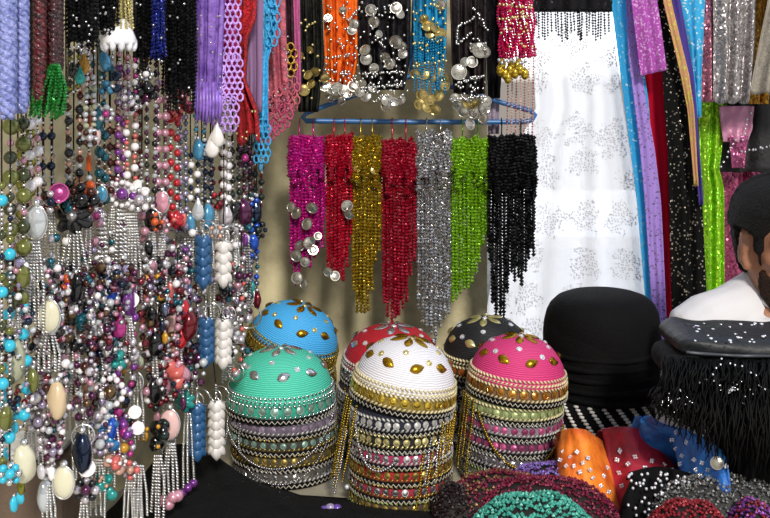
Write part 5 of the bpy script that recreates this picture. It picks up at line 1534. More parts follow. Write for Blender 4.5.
def pendant(t, kind, px, py, Y, size, m1, m2=None, m3=None):
    """centred at px, py; size in the photo's units"""
    m2 = m2 or C['silver']; m3 = m3 or m2; J = lambda: random.uniform(-.5, .5)
    if kind == 'oval':
        add(t, 'stone', stone, m1, px, py, Y, size, (.66, .4, 1))
        s = size / 2 / FPX * Y
        mb = MB(); c = at(px, py, Y); mb.tube([(c.x + .68 * s * cos(a), c.y - .1 * s, c.z + 1.02 * s * sin(a)) for a in [2 * pi * k / 24 for k in range(24)]], .07 * s, 5, 0, True); put('setting', mb, m2, t)
        add(t, 'ball', ball, m2, px, py - size * .56, Y, size * .26)
    elif kind == 'rough':
        add(t, 'rough_stone', rough_stone, m1, px, py, Y, size, (.6, .45, 1), (0, random.uniform(-.2, .2), random.uniform(0, 6)), 'stone')
        add(t, 'ball', ball, m2, px, py - size * .54, Y, size * .2)
    elif kind == 'cluster':
        add(t, 'ball', ball, m1, px, py, Y - .01, size * .42, name='bead')
        n = 8
        for k in range(n):
            a = 2 * pi * k / n + J() * .3; r = size * .36
            add(t, 'ball', ball, m2 if k % 2 else m3, px + r * cos(a), py + r * sin(a), Y + random.uniform(-.006, .004), size * random.uniform(.24, .36), name='bead')
    elif kind == 'flower':
        for k in range(7):
            a = 2 * pi * k / 7 + .3
            add(t, 'petal', petal_shape, m1, px, py, Y + random.uniform(-.003, .003), size * .85, rot=(random.uniform(-.5, -.1), a, 0))
        add(t, 'ball', ball, m2, px, py, Y - .008, size * .24, name='center_bead')
    elif kind == 'drop':
        add(t, 'drop', drop_shape, m1, px, py, Y, size, (.85, .6, .9))
    elif kind == 'disc':
        s = size / 2 / FPX * Y
        mb = MB(); mb.disc(at(px, py, Y), (.2, -1, .25), s, s * .3, 18, dome=.12); put('disc', mb, m1, t)
    elif kind == 'hoop':
        add(t, 'hoop', hoop, m2, px, py, Y, size, rot=(J() * .5, 0, J()))
        add(t, 'ball', ball, m1, px, py + size * .1, Y, size * .4, name='bead')
    elif kind == 'chunks':
        for k in range(7):
            add(t, 'rough_stone', rough_stone, (m1, m1, m2)[k % 3], px + J() * size * .8, py + J() * size * .9, Y + J() * .016, size * random.uniform(.36, .55), (1, .8, 1.1), (J() * 3, J() * 3, 0), 'stone')
        for k in range(4):
            add(t, 'ball', ball, m3, px + J() * size, py + J() * size, Y - .01, size * .18, name='bead')
    elif kind == 'leaves':
        n = max(4, int(size / 8.5))
        for i in range(n):
            yy = py - size / 2 + size * (i + .3) / n
            for sx in (-1, 0, 1):
                add(t, 'leaf', leaf_shape, m1, px + sx * 4.6, yy + (0 if sx else 4), Y - (.012 if sx == 0 else .004), 16, rot=(.3 + random.uniform(-.1, .1), sx * -.75 + random.uniform(-.15, .15), sx * .5))
    elif kind == 'ring_of_pearls':
        add(t, 'ball', ball, m1, px, py, Y - .008, size * .46, name='bead')
        for k in range(12):
            a = 2 * pi * k / 12
            add(t, 'ball', ball, m2, px + size * .42 * cos(a), py + size * .42 * sin(a), Y, size * .2, name='pearl')

def tassel(t, px, py, Y, ln, n, w, m=None, endm=None, ends=5, cw=4.2):
    m = m or C['silver']
    for k in range(n):
        u = (k + .5) / n - .5
        x = px + u * w; yb = py + ln * random.uniform(.86, 1.04)
        z = random.uniform(-.006, .006)
        pts = [at(px + u * w * .5, py, Y + z), at(x + random.uniform(-1, 1), py + ln * .5, Y + z - .003), at(x + random.uniform(-1.5, 1.5), yb, Y + z)]
        mb = MB(); chain_line(mb, pts, cw / FPX * Y); put('chain', mb, m, t)
        if endm: add(t, 'ball', ball, endm, x, yb + ends * .4, Y + z, ends, name='end_bead')

def necklace(label, px, gap, y0, yb, seq, dY=0.0, pend=(), tass=None, Y=None, top_y=None, low=False, jit=.6, spc=1.06, group='necklaces on the side wall'):
    """two hanging sides meeting in a drop; seq: list of (colour, size[, shape])"""
    Y = Y or (YL(px) + dY)
    t = thing('bead_necklace', label, 'necklace', tuple(at(px, yb, Y)), group=group)
    ytop = top_y if top_y is not None else (-42 if not low else None)
    if low:
        ry = HY + (EYE - RZ2) / Y * FPX; ytop = ry - 1
    def path(s):
        pts = []
        hg = gap / 2
        yc = yb - hg * 1.3
        for i in range(13):
            v = i / 12; pts.append((px + s * hg * (1 + .10 * sin(v * 5 + px)), ytop + (yc - ytop) * v))
        for i in range(1, 9):
            a = pi / 2 * i / 8; pts.append((px + s * hg * cos(a), yc + hg * 1.3 * sin(a)))
        return pts
    for s in (-1, 1):
        pp = path(s); z = .006 * s
        mb = MB(); wp = [at(a, b, Y + z * (1 if b < yb - gap else .3)) for a, b in pp]
        k = (at(px, ytop, Y))
        up = Vector((rail_pt(px).x + .004 * s, rail_pt(px).y, RZ + .009)) if not low else Vector((k.x + .003 * s, k.y + .004, RZ2 + .006))
        mb.tube([up] + wp, .0011, 4); put('cord', mb, CORD, t)
        # beads from y0 downwards
        i = 0; L_ = 0.0; segs = []
        for (a, b), (c, d) in zip(pp, pp[1:]):
            segs.append((L_, a, b, c, d)); L_ += math.hypot(c - a, d - b)
        pos = 0.0
        for (l0, a, b, c, d) in segs:
            if b <= y0 <= d: pos = l0 + (y0 - b); break
        pos += random.uniform(0, 4); idx = random.randrange(len(seq))
        n = 0
        while pos < L_ - 1 and n < 75:
            it = seq[idx % len(seq)]; col, size = it[0], it[1]; shp = it[2] if len(it) > 2 else 'ball'
            q = pos + size / 2
            for (l0, a, b, c, d) in segs:
                ln = math.hypot(c - a, d - b)
                if l0 <= q <= l0 + ln + 1e-6:
                    f = (q - l0) / ln; x = a + (c - a) * f; y = b + (d - b) * f
                    if y > ytop + 2:
                        sc = size * random.uniform(.93, 1.07)
                        yy = Y + z * (1 if y < yb - gap else .3)
                        xx = x + random.uniform(-jit, jit)
                        if shp == 'ball': add(t, 'ball', ball, C[col], xx, y, yy, sc, name='bead')
                        elif shp == 'facet': add(t, 'facet', facet, C[col], xx, y, yy, sc, name='bead')
                        elif shp == 'long': add(t, 'bugle', bugle, C[col], xx, y, yy, sc * 1.0, name='bugle_bead')
                        elif shp == 'rough': add(t, 'rough_stone', rough_stone, C[col], xx, y, yy, sc, rot=(random.random() * 3, 0, 0), name='stone')
                        n += 1
                    break
            pos += size * spc; idx += 1
    for p in pend:
        kind, dx, dy, size = p[:4]; ms = [C[c] for c in p[4:]]
        pendant(t, kind, px + dx, yb + dy, Y - .012, size, *ms)
    if tass: tassel(t, px + tass.get('dx', 0), yb + tass.get('dy', 6), Y - .004, tass['len'], tass.get('n', 4), tass.get('w', 16), C[tass.get('m', 'silver')], C[tass['end']] if tass.get('end') else None, tass.get('es', 5), tass.get('cw', 4.4))
    return t
s4 = ('silver', 3.4); s3 = ('silver', 3)

# --- hung from the top rail, near end to far end
necklace('turquoise bead necklace at the near end of the row', 6, 8, 180, 470, [('turq', 12), s4, ('pearl', 5), s4, ('pewter', 5), s4, ('dkolive', 9), s4, ('pearl', 5), s3, ('navy', 6), s4, ('silver', 5), s4, ('olive', 8), s4], -.09, [('rough', 0, -52, 24, 'olive'), ('cluster', 4, 4, 24, 'turq', 'turq', 'silver'), ('rough', 8, 34, 16, 'turq')], spc=1.12)
necklace('olive bead necklace with one large round olive stone', 17, 12, 112, 300, [('olive', 17), s4, ('rosepearl', 7), s4, ('dkolive', 14), ('silver', 4)], -.07, [('rough', 6, -24, 26, 'olive'), ('rough', -4, 0, 20, 'dkolive')], dict(len=52, n=4, w=14, cw=4.2))
necklace('white pearl necklace with a clear oval crystal pendant', 34, 7, 112, 204, [('white', 11), s3, ('pearl', 5), ('rosepearl', 7), s3], -.06, [('oval', 2, 18, 34, 'crystal')], dict(dy=38, len=92, n=5, w=24, cw=5.2))
necklace('sparse navy pearl necklace with a wine disc', 47, 8, 118, 196, [('navy', 9), ('crystal', 4), ('silver', 3), ('peach', 4)], -.02, [('disc', 12, -3, 20, 'magenta'), ('cluster', 4, 6, 22, 'navy', 'brown', 'pearl')], spc=1.5)
necklace('olive gold drops necklace near the periwinkle skeins', 26, 10, 120, 240, [('brown', 9), ('silver', 4), ('olivegold', 11), s4], -.03, [('drop', 4, 0, 20, 'olivegold'), ('cluster', -8, 8, 18, 'olive', 'silver', 'pearl')], dict(len=70, n=4, w=18))
necklace('black pearl necklace with a big black bead flower', 74, 11, 84, 196, [('black', 9), s3, ('peach', 6), ('brown', 7), ('crystal', 5)], -.05, [('flower', -2, 20, 46, 'black', 'pewter'), ('cluster', 8, 4, 34, 'black', 'brown', 'black'), ('chunks', -14, 10, 26, 'teal', 'navy', 'black')], dict(dy=36, len=66, n=5, w=30, cw=5.2))
necklace('brown and amber bead necklace with an orange bugle bead', 84, 9, 70, 186, [('brown', 8), s3, ('peach', 5), ('orange', 14, 'long'), s4, ('crystal', 6)], -.035, [('chunks', 0, 6, 20, 'orange', 'brown', 'silver')], dict(len=80, n=4, w=16))
necklace('short crystal necklace with a teal foil stone', 98, 10, 48, 112, [('crystal', 7, 'facet'), ('teal', 6), s3, ('rosepearl', 5), ('brown', 5)], -.055, [('rough', 0, 6, 24, 'teal'), ('oval', -4, 24, 20, 'rosequartz'), ('cluster', 8, 2, 18, 'magenta', 'pearl', 'crystal')])
necklace('teal pearl necklace with a long silver chain tassel', 102, 6, 124, 206, [('teal', 10), s3, ('brown', 4), s3], -.03, [('oval', 0, -12, 16, 'sky'), ('cluster', -6, 10, 18, 'magenta', 'lilac', 'pearl')], dict(dy=8, len=90, n=3, w=12, cw=7.5))
necklace('short necklace of silver and teal bugle beads under the white tassel cap', 107, 12, 34, 84, [('silver', 5), ('crystal', 6, 'facet'), ('teal', 14, 'long'), s4], -.06, [('rough', -2, -22, 20, 'sky'), ('chunks', 2, 0, 20, 'sky', 'navy', 'pearl')])
necklace('brown pearl necklace next to the purple pearls', 113, 7, 120, 184, [('brown', 8), s3, ('peach', 4)], -.02, [('cluster', -2, 6, 18, 'brown', 'rosepearl', 'crystal')], dict(len=86, n=4, w=12))
necklace('purple pearl necklace with a purple bead ringed in pearls', 121, 6, 60, 184, [('purple', 8), s3, ('rosepearl', 5)], -.04, [('ring_of_pearls', 1, 10, 27, 'purple', 'white')], dict(dy=26, len=72, n=3, w=14, cw=6.5))
necklace('pink and white pearl necklace with a white shell flower', 131, 8, 54, 186, [('white', 8), s3, ('coral', 5), ('peach', 4)], -.055, [('flower', 2, 10, 36, 'shell', 'purple'), ('cluster', 8, 14, 26, 'pearl', 'white', 'silver')], dict(dy=28, len=96, n=6, w=22, cw=4.6))
necklace('small garnet bead necklace behind the white pearls', 137, 5, 108, 200, [('garnet', 6), ('crystal', 4), ('silver', 2.6)], .0, [('chunks', 0, 4, 14, 'garnet', 'orange', 'silver')], dict(len=96, n=3, w=10))
necklace('black and silver bead necklace with a black oval stone', 151, 9, 44, 210, [('black', 6), s3, ('crystal', 5, 'facet'), ('plum', 5), s3], -.05, [('oval', 1, 10, 24, 'black'), ('cluster', 4, 12, 20, 'orange', 'brown', 'orange'), ('rough', -2, 38, 16, 'black')], dict(dy=18, len=110, n=5, w=16))
necklace('dark bead necklace with a black velvet cluster near the navy bundle', 142, 9, 50, 104, [('black', 8), ('pearl', 5), ('coral', 6), s3], -.065, [('chunks', 0, -8, 26, 'black', 'plum', 'pearl'), ('cluster', 4, -30, 16, 'white', 'pewter', 'silver')])
necklace('rose pink pearl necklace', 162, 7, 70, 196, [('rosepearl', 8.5), ('plum', 4), s3], -.06, [('oval', 0, 6, 22, 'pink'), ('cluster', 0, 30, 18, 'rosepearl', 'pink', 'silver')], dict(dy=40, len=70, n=4, w=12))
necklace('red pearl necklace with a red glass flower', 174, 6, 112, 208, [('red', 7.5), ('silver', 2.6), ('crystal', 4)], -.05, [('flower', 0, 12, 22, 'red', 'coral'), ('rough', 0, 38, 11, 'garnet'), ('rough', 2, 60, 13, 'garnet')], dict(dy=66, len=40, n=3, w=8))
necklace('short red necklace with a red bead cluster', 180, 8, 74, 106, [('garnet', 6), ('crystal', 4), ('red', 5)], -.07, [('chunks', 0, 0, 26, 'red', 'garnet', 'coral')])
necklace('lilac steel bead necklace of small close beads', 183, 6, 112, 214, [('lilac', 6.5), ('steel', 5), s3], -.045, [('rough', 0, 6, 14, 'coral'), ('cluster', 2, 36, 16, 'purple', 'lilac', 'silver')], dict(dy=46, len=50, n=3, w=9))
necklace('navy and white pearl necklace with a clear drop', 194, 7, 152, 202, [('white', 7), ('navy', 5.5), s3], -.05, [('drop', 4, 8, 22, 'crystal'), ('rough', -4, 20, 18, 'sky')], dict(dy=26, len=60, n=4, w=14))
necklace('navy pearl necklace with a blue crystal pendant', 208, 6, 140, 202, [('navy', 6.5), ('steel', 4), s3], -.045, [('rough', 0, 14, 26, 'sky'), ('cluster', 8, 30, 16, 'crystal', 'peach', 'silver')], dict(dy=28, len=40, n=4, w=12))
necklace('short pale blue glass necklace under the purple scarf', 200, 9, 112, 158, [('crystal', 5), ('sky', 5), s3], -.07, [('rough', -2, -8, 22, 'sky'), ('drop', 12, -12, 24, 'shell'), ('drop', 17, -22, 24, 'shell')])
necklace('garnet and crystal bead necklace', 217, 8, 146, 200, [('garnet', 6), ('crystal', 4), s3], -.03, [('chunks', 2, 0, 16, 'garnet', 'red', 'black')], dict(len=80, n=4, w=14))
necklace('white pearl necklace with a pearly drop', 226, 6, 104, 202, [('white', 7.5), ('silver', 2.8)], -.06, [('drop', 0, 12, 24, 'pearl')], dict(dy=26, len=40, n=3, w=10))
necklace('charcoal grey pearl necklace with a black stone', 236, 6, 138, 206, [('greenblk', 6.5), s3, ('pewter', 4)], -.04, [('rough', -2, 6, 20, 'black'), ('cluster', 0, 24, 14, 'pearl', 'silver', 'silver')], dict(dy=28, len=60, n=3, w=8))
necklace('plum pearl necklace with a wine square stone', 247, 6, 136, 204, [('brown', 6.5), s3, ('plum', 5)], -.045, [('rough', -3, 8, 28, 'plum'), ('rough', -2, 36, 12, 'purple')], dict(dy=38, len=74, n=3, w=10, m='pewter'))
necklace('bottle green pearl necklace with a navy stone at the far end', 258, 7, 140, 208, [('greenblk', 7), s3, ('garnet', 4)], -.05, [('rough', -3, 2, 28, 'navy'), ('cluster', 0, 22, 20, 'greenblk', 'black', 'navy')], None)
necklace('dark teal bead string with steel blue beads by the plaster', 254, 5, 190, 302, [('steel', 6), s3, ('teal', 5), ('crystal', 4), ('cobalt', 6)], -.06, [('rough', 0, -60, 16, 'cobalt'), ('rough', -3, -14, 14, 'tealgreen'), ('rough', 3, -2, 18, 'garnet')], None)
necklace('plum bead string hanging long beside the far green pearls', 246, 6, 210, 322, [('plum', 7), s3, ('pearl', 5), ('magenta', 5)], -.03, [('hoop', -6, -26, 30, 'plum'), ('hoop', 2, -6, 26, 'pearl')], None)
necklace('short magenta bead necklace below the red scarf', 245, 9, 138, 166, [('purple', 6), ('black', 5), s3], -.075, [('cluster', 0, -8, 20, 'magenta', 'plum', 'black'), ('rough', 16, 0, 11, 'sky')])
# upper sparkle between the black fringes and the teal pearls
for (lb, px, y0, yb, seq, pd) in [
  ('short silver bead necklace with an amber drop under the black fringe', 84, 40, 76, [('pearl', 6), s4, ('crystal', 5)], [('drop', 0, -12, 20, 'amber'), ('cluster', -2, -28, 14, 'pearl', 'white', 'silver')]),
  ('short smoky bead necklace with a green glass drop', 74, 44, 92, [('black', 6), ('olivegold', 5), s3], [('rough', -2, -22, 16, 'black'), ('drop', 6, -16, 18, 'tealgreen')]),
  ('short mauve bead necklace beside the white tassel cap', 124, 50, 98, [('rosepearl', 6), s3, ('pearl', 5), ('purple', 5)], [('cluster', 0, 0, 18, 'pearl', 'lilac', 'silver')]),
  ('short ruby and pearl necklace near the white tassel cap', 131, 54, 112, [('white', 7), s3, ('magenta', 5)], [('cluster', 0, -10, 20, 'white', 'pearl', 'black')]),
  ('short pale green bead necklace over the black flower', 90, 74, 138, [('crystal', 6), ('pearl', 5), ('palegreen', 6)], [('cluster', 0, 0, 18, 'pearl', 'brown', 'crystal')])]:
    necklace(lb, px, 8, y0, yb, seq, -.07, pd)

# silver chain necklaces filling in behind the upper pendants
for lb, px, y, ln, n, w, mm, cw in [
  ('silver chain necklace behind the olive beads', 22, 196, 120, 5, 26, 'pewter', 5.0),
  ('silver chain necklace between the crystal oval and the black bead flower', 48, 206, 118, 6, 26, 'silver', 5.4),
  ('pewter chain necklace behind the black bead flower', 70, 200, 120, 6, 30, 'pewter', 5.0),
  ('silver chain necklace behind the teal pearl tassel', 93, 196, 122, 5, 22, 'silver', 5.6),
  ('silver chain necklace behind the purple pearls', 114, 196, 120, 5, 24, 'pewter', 5.0),
  ('silver chain necklace behind the white shell flower', 138, 200, 112, 6, 24, 'silver', 4.8),
  ('silver chain necklace behind the rose pink pearls', 160, 214, 100, 5, 20, 'silver', 4.4),
  ('pewter chain necklace behind the lilac steel beads', 182, 216, 100, 5, 22, 'pewter', 4.4),
  ('silver chain necklace behind the topmost blue leaf tassel', 206, 214, 110, 5, 22, 'silver', 4.4),
  ('silver chain necklace behind the topmost white leaf tassel', 228, 212, 116, 6, 24, 'silver', 4.4),
  ('silver chain necklace beside the plum bead string', 242, 212, 100, 4, 14, 'pewter', 4.2)]:
    t = necklace(lb, px, 8, 150, y, [('pewter', 5), s3, ('crystal', 5), s3], -.012, [('cluster', 0, 0, 16, 'pearl', 'silver', 'pewter')], dict(dy=4, len=ln, n=n, w=w, m=mm, cw=cw))
    for q in range(9):
        add(t, 'ball', ball, C[random.choice(['pearl', 'silver', 'lilac', 'white', 'rosepearl', 'plum', 'teal'])], px + random.uniform(-.5, .5) * w, y + random.uniform(10, 84), YL(px) - .034 + random.uniform(-.01, .008), random.uniform(5, 10), name='charm')
# --- hung from the lower rail: pendants and tassels of the bottom rows
CLUT = ['pewter', 'silver', 'pearl', 'plum', 'brown', 'black', 'pearl', 'crystal', 'garnet', 'teal', 'bronze', 'silver', 'navy', 'lilac', 'rosepearl', 'white']
def low(label, px, gap, yb, seq, pend, tass=None, dY=-.03, **k):
    t = necklace(label, px, gap, 255, yb, seq, dY, pend, tass, low=True, jit=2.2, **k)
    st = random.getstate(); random.seed(int(px * 31 + yb))
    for y in range(264 + int(px) % 17, int(yb) - 8, 24):
        for q in range(2):
            ms = [C[random.choice(CLUT)] for _ in range(3)]
            Y = YL(px) + dY - .008; dx = random.uniform(-11, 11); yy = y + random.uniform(-10, 10); sz = random.uniform(13, 21)
            for e in range(4):
                add(t, *random.choice([('ball', ball), ('facet', facet), ('rough_stone', rough_stone), ('ball', ball)]), ms[e % 3], px + dx + random.uniform(-.5, .5) * sz, yy + random.uniform(-.5, .5) * sz, Y + random.uniform(-.012, .006), sz * random.uniform(.25, .5), name='charm')
    random.setstate(st)
    return t
low('pale green stone necklace over the folded papers', 15, 14, 340, [('pearl', 6), s4, ('olive', 10), s4], [('rough', 0, 20, 44, 'palegreen'), ('rough', 18, 40, 24, 'olive'), ('cluster', -6, 70, 26, 'olive', 'turq', 'pearl')], dY=-.06)
low('turquoise and cream necklace with a long baroque stone', 17, 16, 430, [('silver', 5), ('turq', 12), s4, ('pearl', 5)], [('rough', 7, 34, 40, 'cream'), ('rough', -2, -2, 13, 'turq'), ('rough', -11, 24, 13, 'turq'), ('rough', 3, 68, 13, 'turq'), ('rough', 4, 56, 18, 'olivegold')], dY=-.075)
low('silver ball necklace with a white oval cabochon', 49, 12, 290, [('pewter', 6), s4], [('oval', 1, 26, 32, 'cream')], dict(dy=44, len=40, n=5, w=26, cw=5), dY=-.075)
low('many-stranded silver pearl necklace with a marbled oval stone', 46, 18, 372, [('pearl', 7), s4, ('pewter', 6), s4], [('rough', 11, 28, 38, 'marble'), ('cluster', -10, 26, 26, 'pearl', 'lilac', 'silver'), ('cluster', -8, 50, 24, 'lilac', 'pearl', 'pewter')], dY=-.06)
low('silver ball necklace beside the pale green stone', 34, 14, 400, [('pewter', 6), s4, ('pearl', 7)], [('cluster', 0, 0, 22, 'pearl', 'silver', 'silver'), ('cluster', 4, 24, 18, 'lilac', 'silver', 'pewter')], dict(len=60, n=5, w=20, m='pewter'))
low('pearl necklace with a large cream pearl drop', 55, 16, 446, [('pearl', 7), s4, ('rosepearl', 6)], [('oval', 9, 36, 32, 'cream'), ('rough', -14, 26, 15, 'white'), ('rough', -3, 28, 15, 'white'), ('cluster', -2, 6, 20, 'lilac', 'plum', 'pearl')], dict(dx=-6, dy=40, len=44, n=4, w=16), dY=-.07)
low('crystal drop necklace at the bottom near the cream pearl', 46, 10, 462, [('crystal', 6, 'facet'), s4, ('pearl', 6)], [('rough', 0, 34, 34, 'crystal'), ('cluster', 2, 8, 20, 'pearl', 'silver', 'pewter')], dY=-.04)
low('navy glass necklace with a round white disc and a silver hoop', 84, 12, 420, [('plum', 8), s4, ('crystal', 5)], [('rough', -2, 32, 40, 'navy'), ('disc', 3, 48, 17, 'white'), ('hoop', -1, 16, 22, 'plum'), ('cluster', 2, 70, 26, 'plum', 'black', 'pearl')], dict(dy=80, len=40, n=3, w=14), dY=-.075)
low('peach and rose bead necklace in the dense bottom rows', 82, 16, 384, [('peach', 8), s4, ('rosepearl', 6), ('brown', 6), s4], [('chunks', 0, 0, 30, 'peach', 'brown', 'pearl'), ('cluster', 0, 24, 24, 'rosepearl', 'pearl', 'garnet')], dict(dy=30, len=80, n=5, w=24))
low('dark bead necklace with an amber and black cluster under the black flower', 70, 16, 310, [('black', 7), s4, ('brown', 7)], [('rough', 6, -22, 30, 'black'), ('chunks', -2, -26, 18, 'orange', 'purple', 'black'), ('chunks', 4, 16, 26, 'bronze', 'teal', 'black')], dict(dy=20, len=50, n=4, w=26), dY=-.05)
low('smoky necklace with black and crystal stones in the middle rows', 74, 20, 350, [('pewter', 6), ('black', 8), s4], [('chunks', -4, 0, 30, 'black', 'brown', 'silver'), ('ring_of_pearls', 12, 20, 24, 'plum', 'pearl'), ('cluster', -8, 26, 20, 'teal', 'crystal', 'pewter')], dict(dy=30, len=50, n=4, w=24), dY=-.04)
low('cobalt crystal necklace with a magenta drop', 114, 12, 300, [('crystal', 7, 'facet'), s4, ('silver', 5)], [('rough', -2, -12, 26, 'cobalt'), ('drop', 5, 26, 26, 'magenta'), ('rough', -6, 40, 16, 'cobalt')], dict(dy=10, len=50, n=4, w=16), dY=-.06)
low('violet stone necklace, a white disc standing in for its highlight', 128, 10, 292, [('lilac', 6), s4, ('purple', 7)], [('rough', 1, 10, 28, 'purple'), ('disc', 3, 8, 16, 'white'), ('rough', -8, 32, 24, 'plum')], dict(dy=24, len=46, n=4, w=16), dY=-.075)  # white disc puts the violet stone's bright highlight into plain colour
low('teal green flower-stone necklace', 112, 14, 346, [('pearl', 6), s4, ('crystal', 6, 'facet')], [('chunks', 1, 8, 24, 'tealgreen', 'tealgreen', 'pearl'), ('rough', 6, 26, 13, 'purple'), ('rough', -12, 34, 14, 'teal')], dY=-.055)
low('pearl ring necklace with a bronze bead', 112, 12, 376, [('pearl', 7), s4, ('white', 6)], [('ring_of_pearls', -2, 16, 32, 'bronze', 'white'), ('cluster', -14, 40, 26, 'pearl', 'white', 'crystal')], dict(dy=40, len=60, n=4, w=20), dY=-.07)
low('blue glass bead necklace above the green bead drops', 108, 12, 412, [('teal', 8), s4, ('pearl', 6)], [('rough', 4, 16, 22, 'cobalt'), ('chunks', 0, 24, 24, 'blue', 'sky', 'pearl'), ('chunks', -6, 74, 24, 'tealgreen', 'tealgreen', 'peach')], dict(dy=34, len=46, n=3, w=18), dY=-.06)
low('violet bead necklace with two white discs', 126, 14, 392, [('purple', 8), s4, ('pearl', 6), ('magenta', 6)], [('chunks', -4, 30, 28, 'purple', 'magenta', 'lilac'), ('disc', 9, 20, 13, 'white'), ('disc', 12, 36, 13, 'white'), ('cluster', -2, 56, 24, 'amber', 'magenta', 'pearl')], dict(dx=14, dy=74, len=56, n=4, w=16, cw=4.4), dY=-.08)
low('silver hoop necklace with coral beads', 136, 14, 368, [('coral', 7), s4, ('pearl', 6), ('brown', 6)], [('hoop', -4, 14, 24, 'brown'), ('chunks', -6, -16, 26, 'peach', 'palegreen', 'white')], dict(len=70, n=4, w=18), dY=-.05)
low('black faceted drop necklace with silver chain tassel', 155, 12, 408, [('black', 8), s4, ('garnet', 6)], [('rough', 0, -18, 26, 'black'), ('chunks', 0, 28, 26, 'black', 'greenblk', 'amber'), ('rough', -9, 28, 12, 'amber')], dict(dx=3, dy=48, len=66, n=4, w=16, cw=5), dY=-.075)
low('black stone necklace below the black oval pendant', 153, 12, 318, [('black', 7), s4, ('amber', 6), ('silver', 4)], [('rough', -2, 0, 26, 'black'), ('rough', 12, -8, 12, 'steel'), ('rough', 9, 8, 12, 'navy'), ('rough', 2, 26, 26, 'black'), ('rough', 12, 20, 12, 'amber')], dict(dy=30, len=40, n=3, w=12), dY=-.075)
low('rose quartz oval necklace with red glass stones', 176, 18, 316, [('rosepearl', 7), s4, ('red', 7), s4], [('oval', -4, 6, 28, 'rosequartz'), ('rough', 8, -6, 20, 'red'), ('rough', 6, 22, 22, 'red'), ('rough', 14, 10, 30, 'garnet'), ('rough', -6, -26, 20, 'coral')], dict(dy=30, len=50, n=4, w=20), dY=-.07)
low('coral pink cluster necklace', 168, 16, 366, [('coral', 7), s4, ('pink', 6), ('crystal', 5)], [('chunks', 0, 12, 36, 'coral', 'rosepearl', 'pink'), ('chunks', -2, -14, 24, 'peach', 'coral', 'pearl'), ('rough', 10, 22, 11, 'purple')], dict(dy=30, len=60, n=4, w=16), dY=-.06)
low('pink striped drop necklace with pink pearl chain tassel', 171, 12, 402, [('garnet', 7), s4, ('rosepearl', 6)], [('oval', -1, 22, 30, 'rosequartz'), ('rough', -14, 16, 14, 'rosepearl'), ('rough', 12, 2, 14, 'plum')], dict(dy=42, len=54, n=4, w=18, end='pink', es=12, cw=4.8), dY=-.09)
low('teal bead flower necklace with a lilac-ended chain tassel', 184, 12, 392, [('teal', 6), s4, ('plum', 6)], [('flower', 0, 10, 24, 'tealgreen', 'teal')], dict(dx=4, dy=22, len=74, n=3, w=16, end='purple', es=9, cw=4.4), dY=-.06)
low('wine glass bead necklace behind the blue leaf tassels', 190, 14, 350, [('plum', 8), s4, ('garnet', 7), ('silver', 4)], [('chunks', 0, 0, 30, 'plum', 'garnet', 'pearl')], dict(dy=12, len=50, n=4, w=18), dY=-.02)
low('pearl bead necklace behind the white leaf tassels', 228, 14, 336, [('pearl', 6), s4, ('crystal', 6)], [('cluster', 0, -4, 26, 'white', 'pearl', 'crystal')], dict(dy=8, len=40, n=4, w=14), dY=-.02)
low('silver hoop necklace above the mint stack', 236, 12, 372, [('pearl', 6), s4, ('coral', 5)], [('hoop', 0, 0, 18, 'pearl'), ('cluster', -8, -20, 20, 'pearl', 'silver', 'white')], None, dY=-.05)
low('small crystal bead necklace in the middle of the bottom rows', 96, 14, 330, [('crystal', 6), s4, ('plum', 6), ('pearl', 5)], [('chunks', 0, 6, 22, 'brown', 'crystal', 'pearl')], dict(len=60, n=4, w=18), dY=-.035)
low('lilac pearl necklace low down beside the navy glass', 98, 14, 440, [('lilac', 7), s4, ('pearl', 6), ('garnet', 6)], [('cluster', 2, 4, 24, 'crystal', 'pearl', 'lilac'), ('chunks', 18, 24, 22, 'peach', 'coral', 'white')], dict(dy=20, len=60, n=4, w=20), dY=-.05)
low('bronze and amber bead necklace low down by the violet beads', 116, 14, 440, [('bronze', 7), s4, ('amber', 7), s4], [('rough', 2, 8, 24, 'amber'), ('cluster', 14, 30, 20, 'peach', 'pearl', 'coral')], dict(dx=16, dy=26, len=58, n=5, w=20, cw=4.4), dY=-.045)

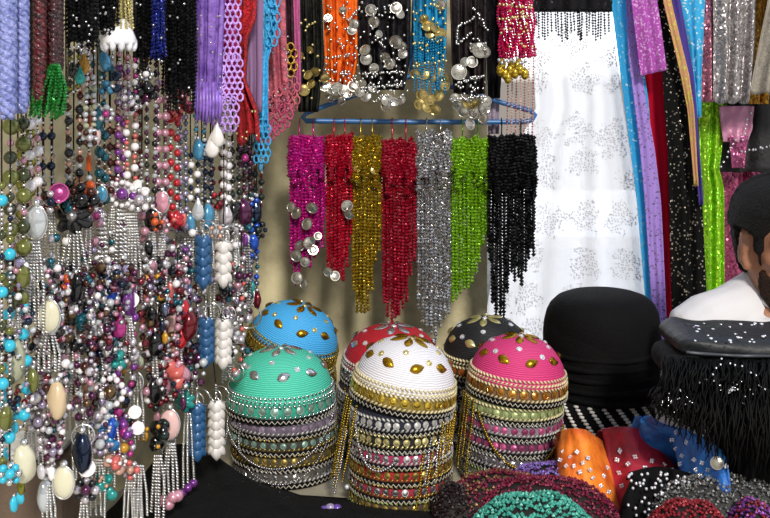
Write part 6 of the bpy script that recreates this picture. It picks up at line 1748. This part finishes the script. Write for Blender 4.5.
# leaf tassels in white and blue hanging from silver rings
def leaf_tassel(label, px, py, ln, col, dY):
    Y = YL(px) + dY
    t = thing('leaf_tassel', label, 'tassel', tuple(at(px, py, Y)), group='leaf-bead tassels on silver rings')
    pendant(t, 'leaves', px, py, Y, ln, C[col])
    add(t, 'hoop', hoop, SILVER, px, py - ln / 2 - 7, Y, 15, rot=(.2, 0, random.uniform(-.6, .6)))
    add(t, 'hoop', hoop, SILVER, px + 6, py - ln / 2 - 9, Y - .01, 17, rot=(.2, 0, random.uniform(-.6, .6)))
    mb = MB(); chain_line(mb, [at(px, py - ln / 2 - 18, Y), at(px, py - ln / 2, Y)], .007); put('chain', mb, SILVER, t)
    k = at(px, py - ln / 2 - 16, Y)
    mb = MB(); mb.tube([k, (k.x, Y + .01, RZ2 + .01 if k.z < RZ2 - .02 else k.z + .03), (rail_pt(px).x, rail_pt(px).y, RZ + .009)] if k.z > RZ2 - .06 else [k, (yl_xy(px).x - .03, yl_xy(px).y + .012, RZ2 + .006)], .001, 4); put('cord', mb, CORD, t)
    return t
leaf_tassel('blue leaf-bead tassel, topmost of the three blue ones', 203, 262, 48, 'denim', -.085)
leaf_tassel('white leaf-bead tassel, topmost of the three white ones', 223, 264, 42, 'shell', -.085)
leaf_tassel('blue leaf-bead tassel, middle one of the three blue ones', 206, 342, 44, 'denim', -.085)
leaf_tassel('white leaf-bead tassel, middle one of the three white ones', 223, 344, 44, 'shell', -.085)
leaf_tassel('blue leaf-bead tassel, lowest of the three blue ones', 197, 432, 52, 'denim', -.085)
leaf_tassel('white leaf-bead tassel, lowest of the three white ones', 216, 430, 54, 'shell', -.085)

# papers and a box behind the nearest necklaces
t = thing('cardboard_box', 'brown box standing on the table behind the nearest necklaces', 'box', (-0.46, 1.44, TZ))
mb = MB(); mb.box((-0.585, 1.36, TZ + .001), (-0.44, 1.47, TZ + .20)); put('carton', mb, mat('5c4a3c', .8, 0, .15, 10, .2), t)
for k, (x0, x1, z, y) in enumerate([(-0.57, -0.452, TZ + .202, 1.375), (-0.57, -0.45, TZ + .207, 1.38)]):
    mb = MB(); mb.box((x0, y, z), (x1, y + .085, z + .0035))
    top(put('folded_paper', mb, mat('c9c8c4', .8, 0, .12, 60)), ['white printed paper lying directly on the brown box', 'topmost white paper on the brown box behind the beads'][k], 'paper')
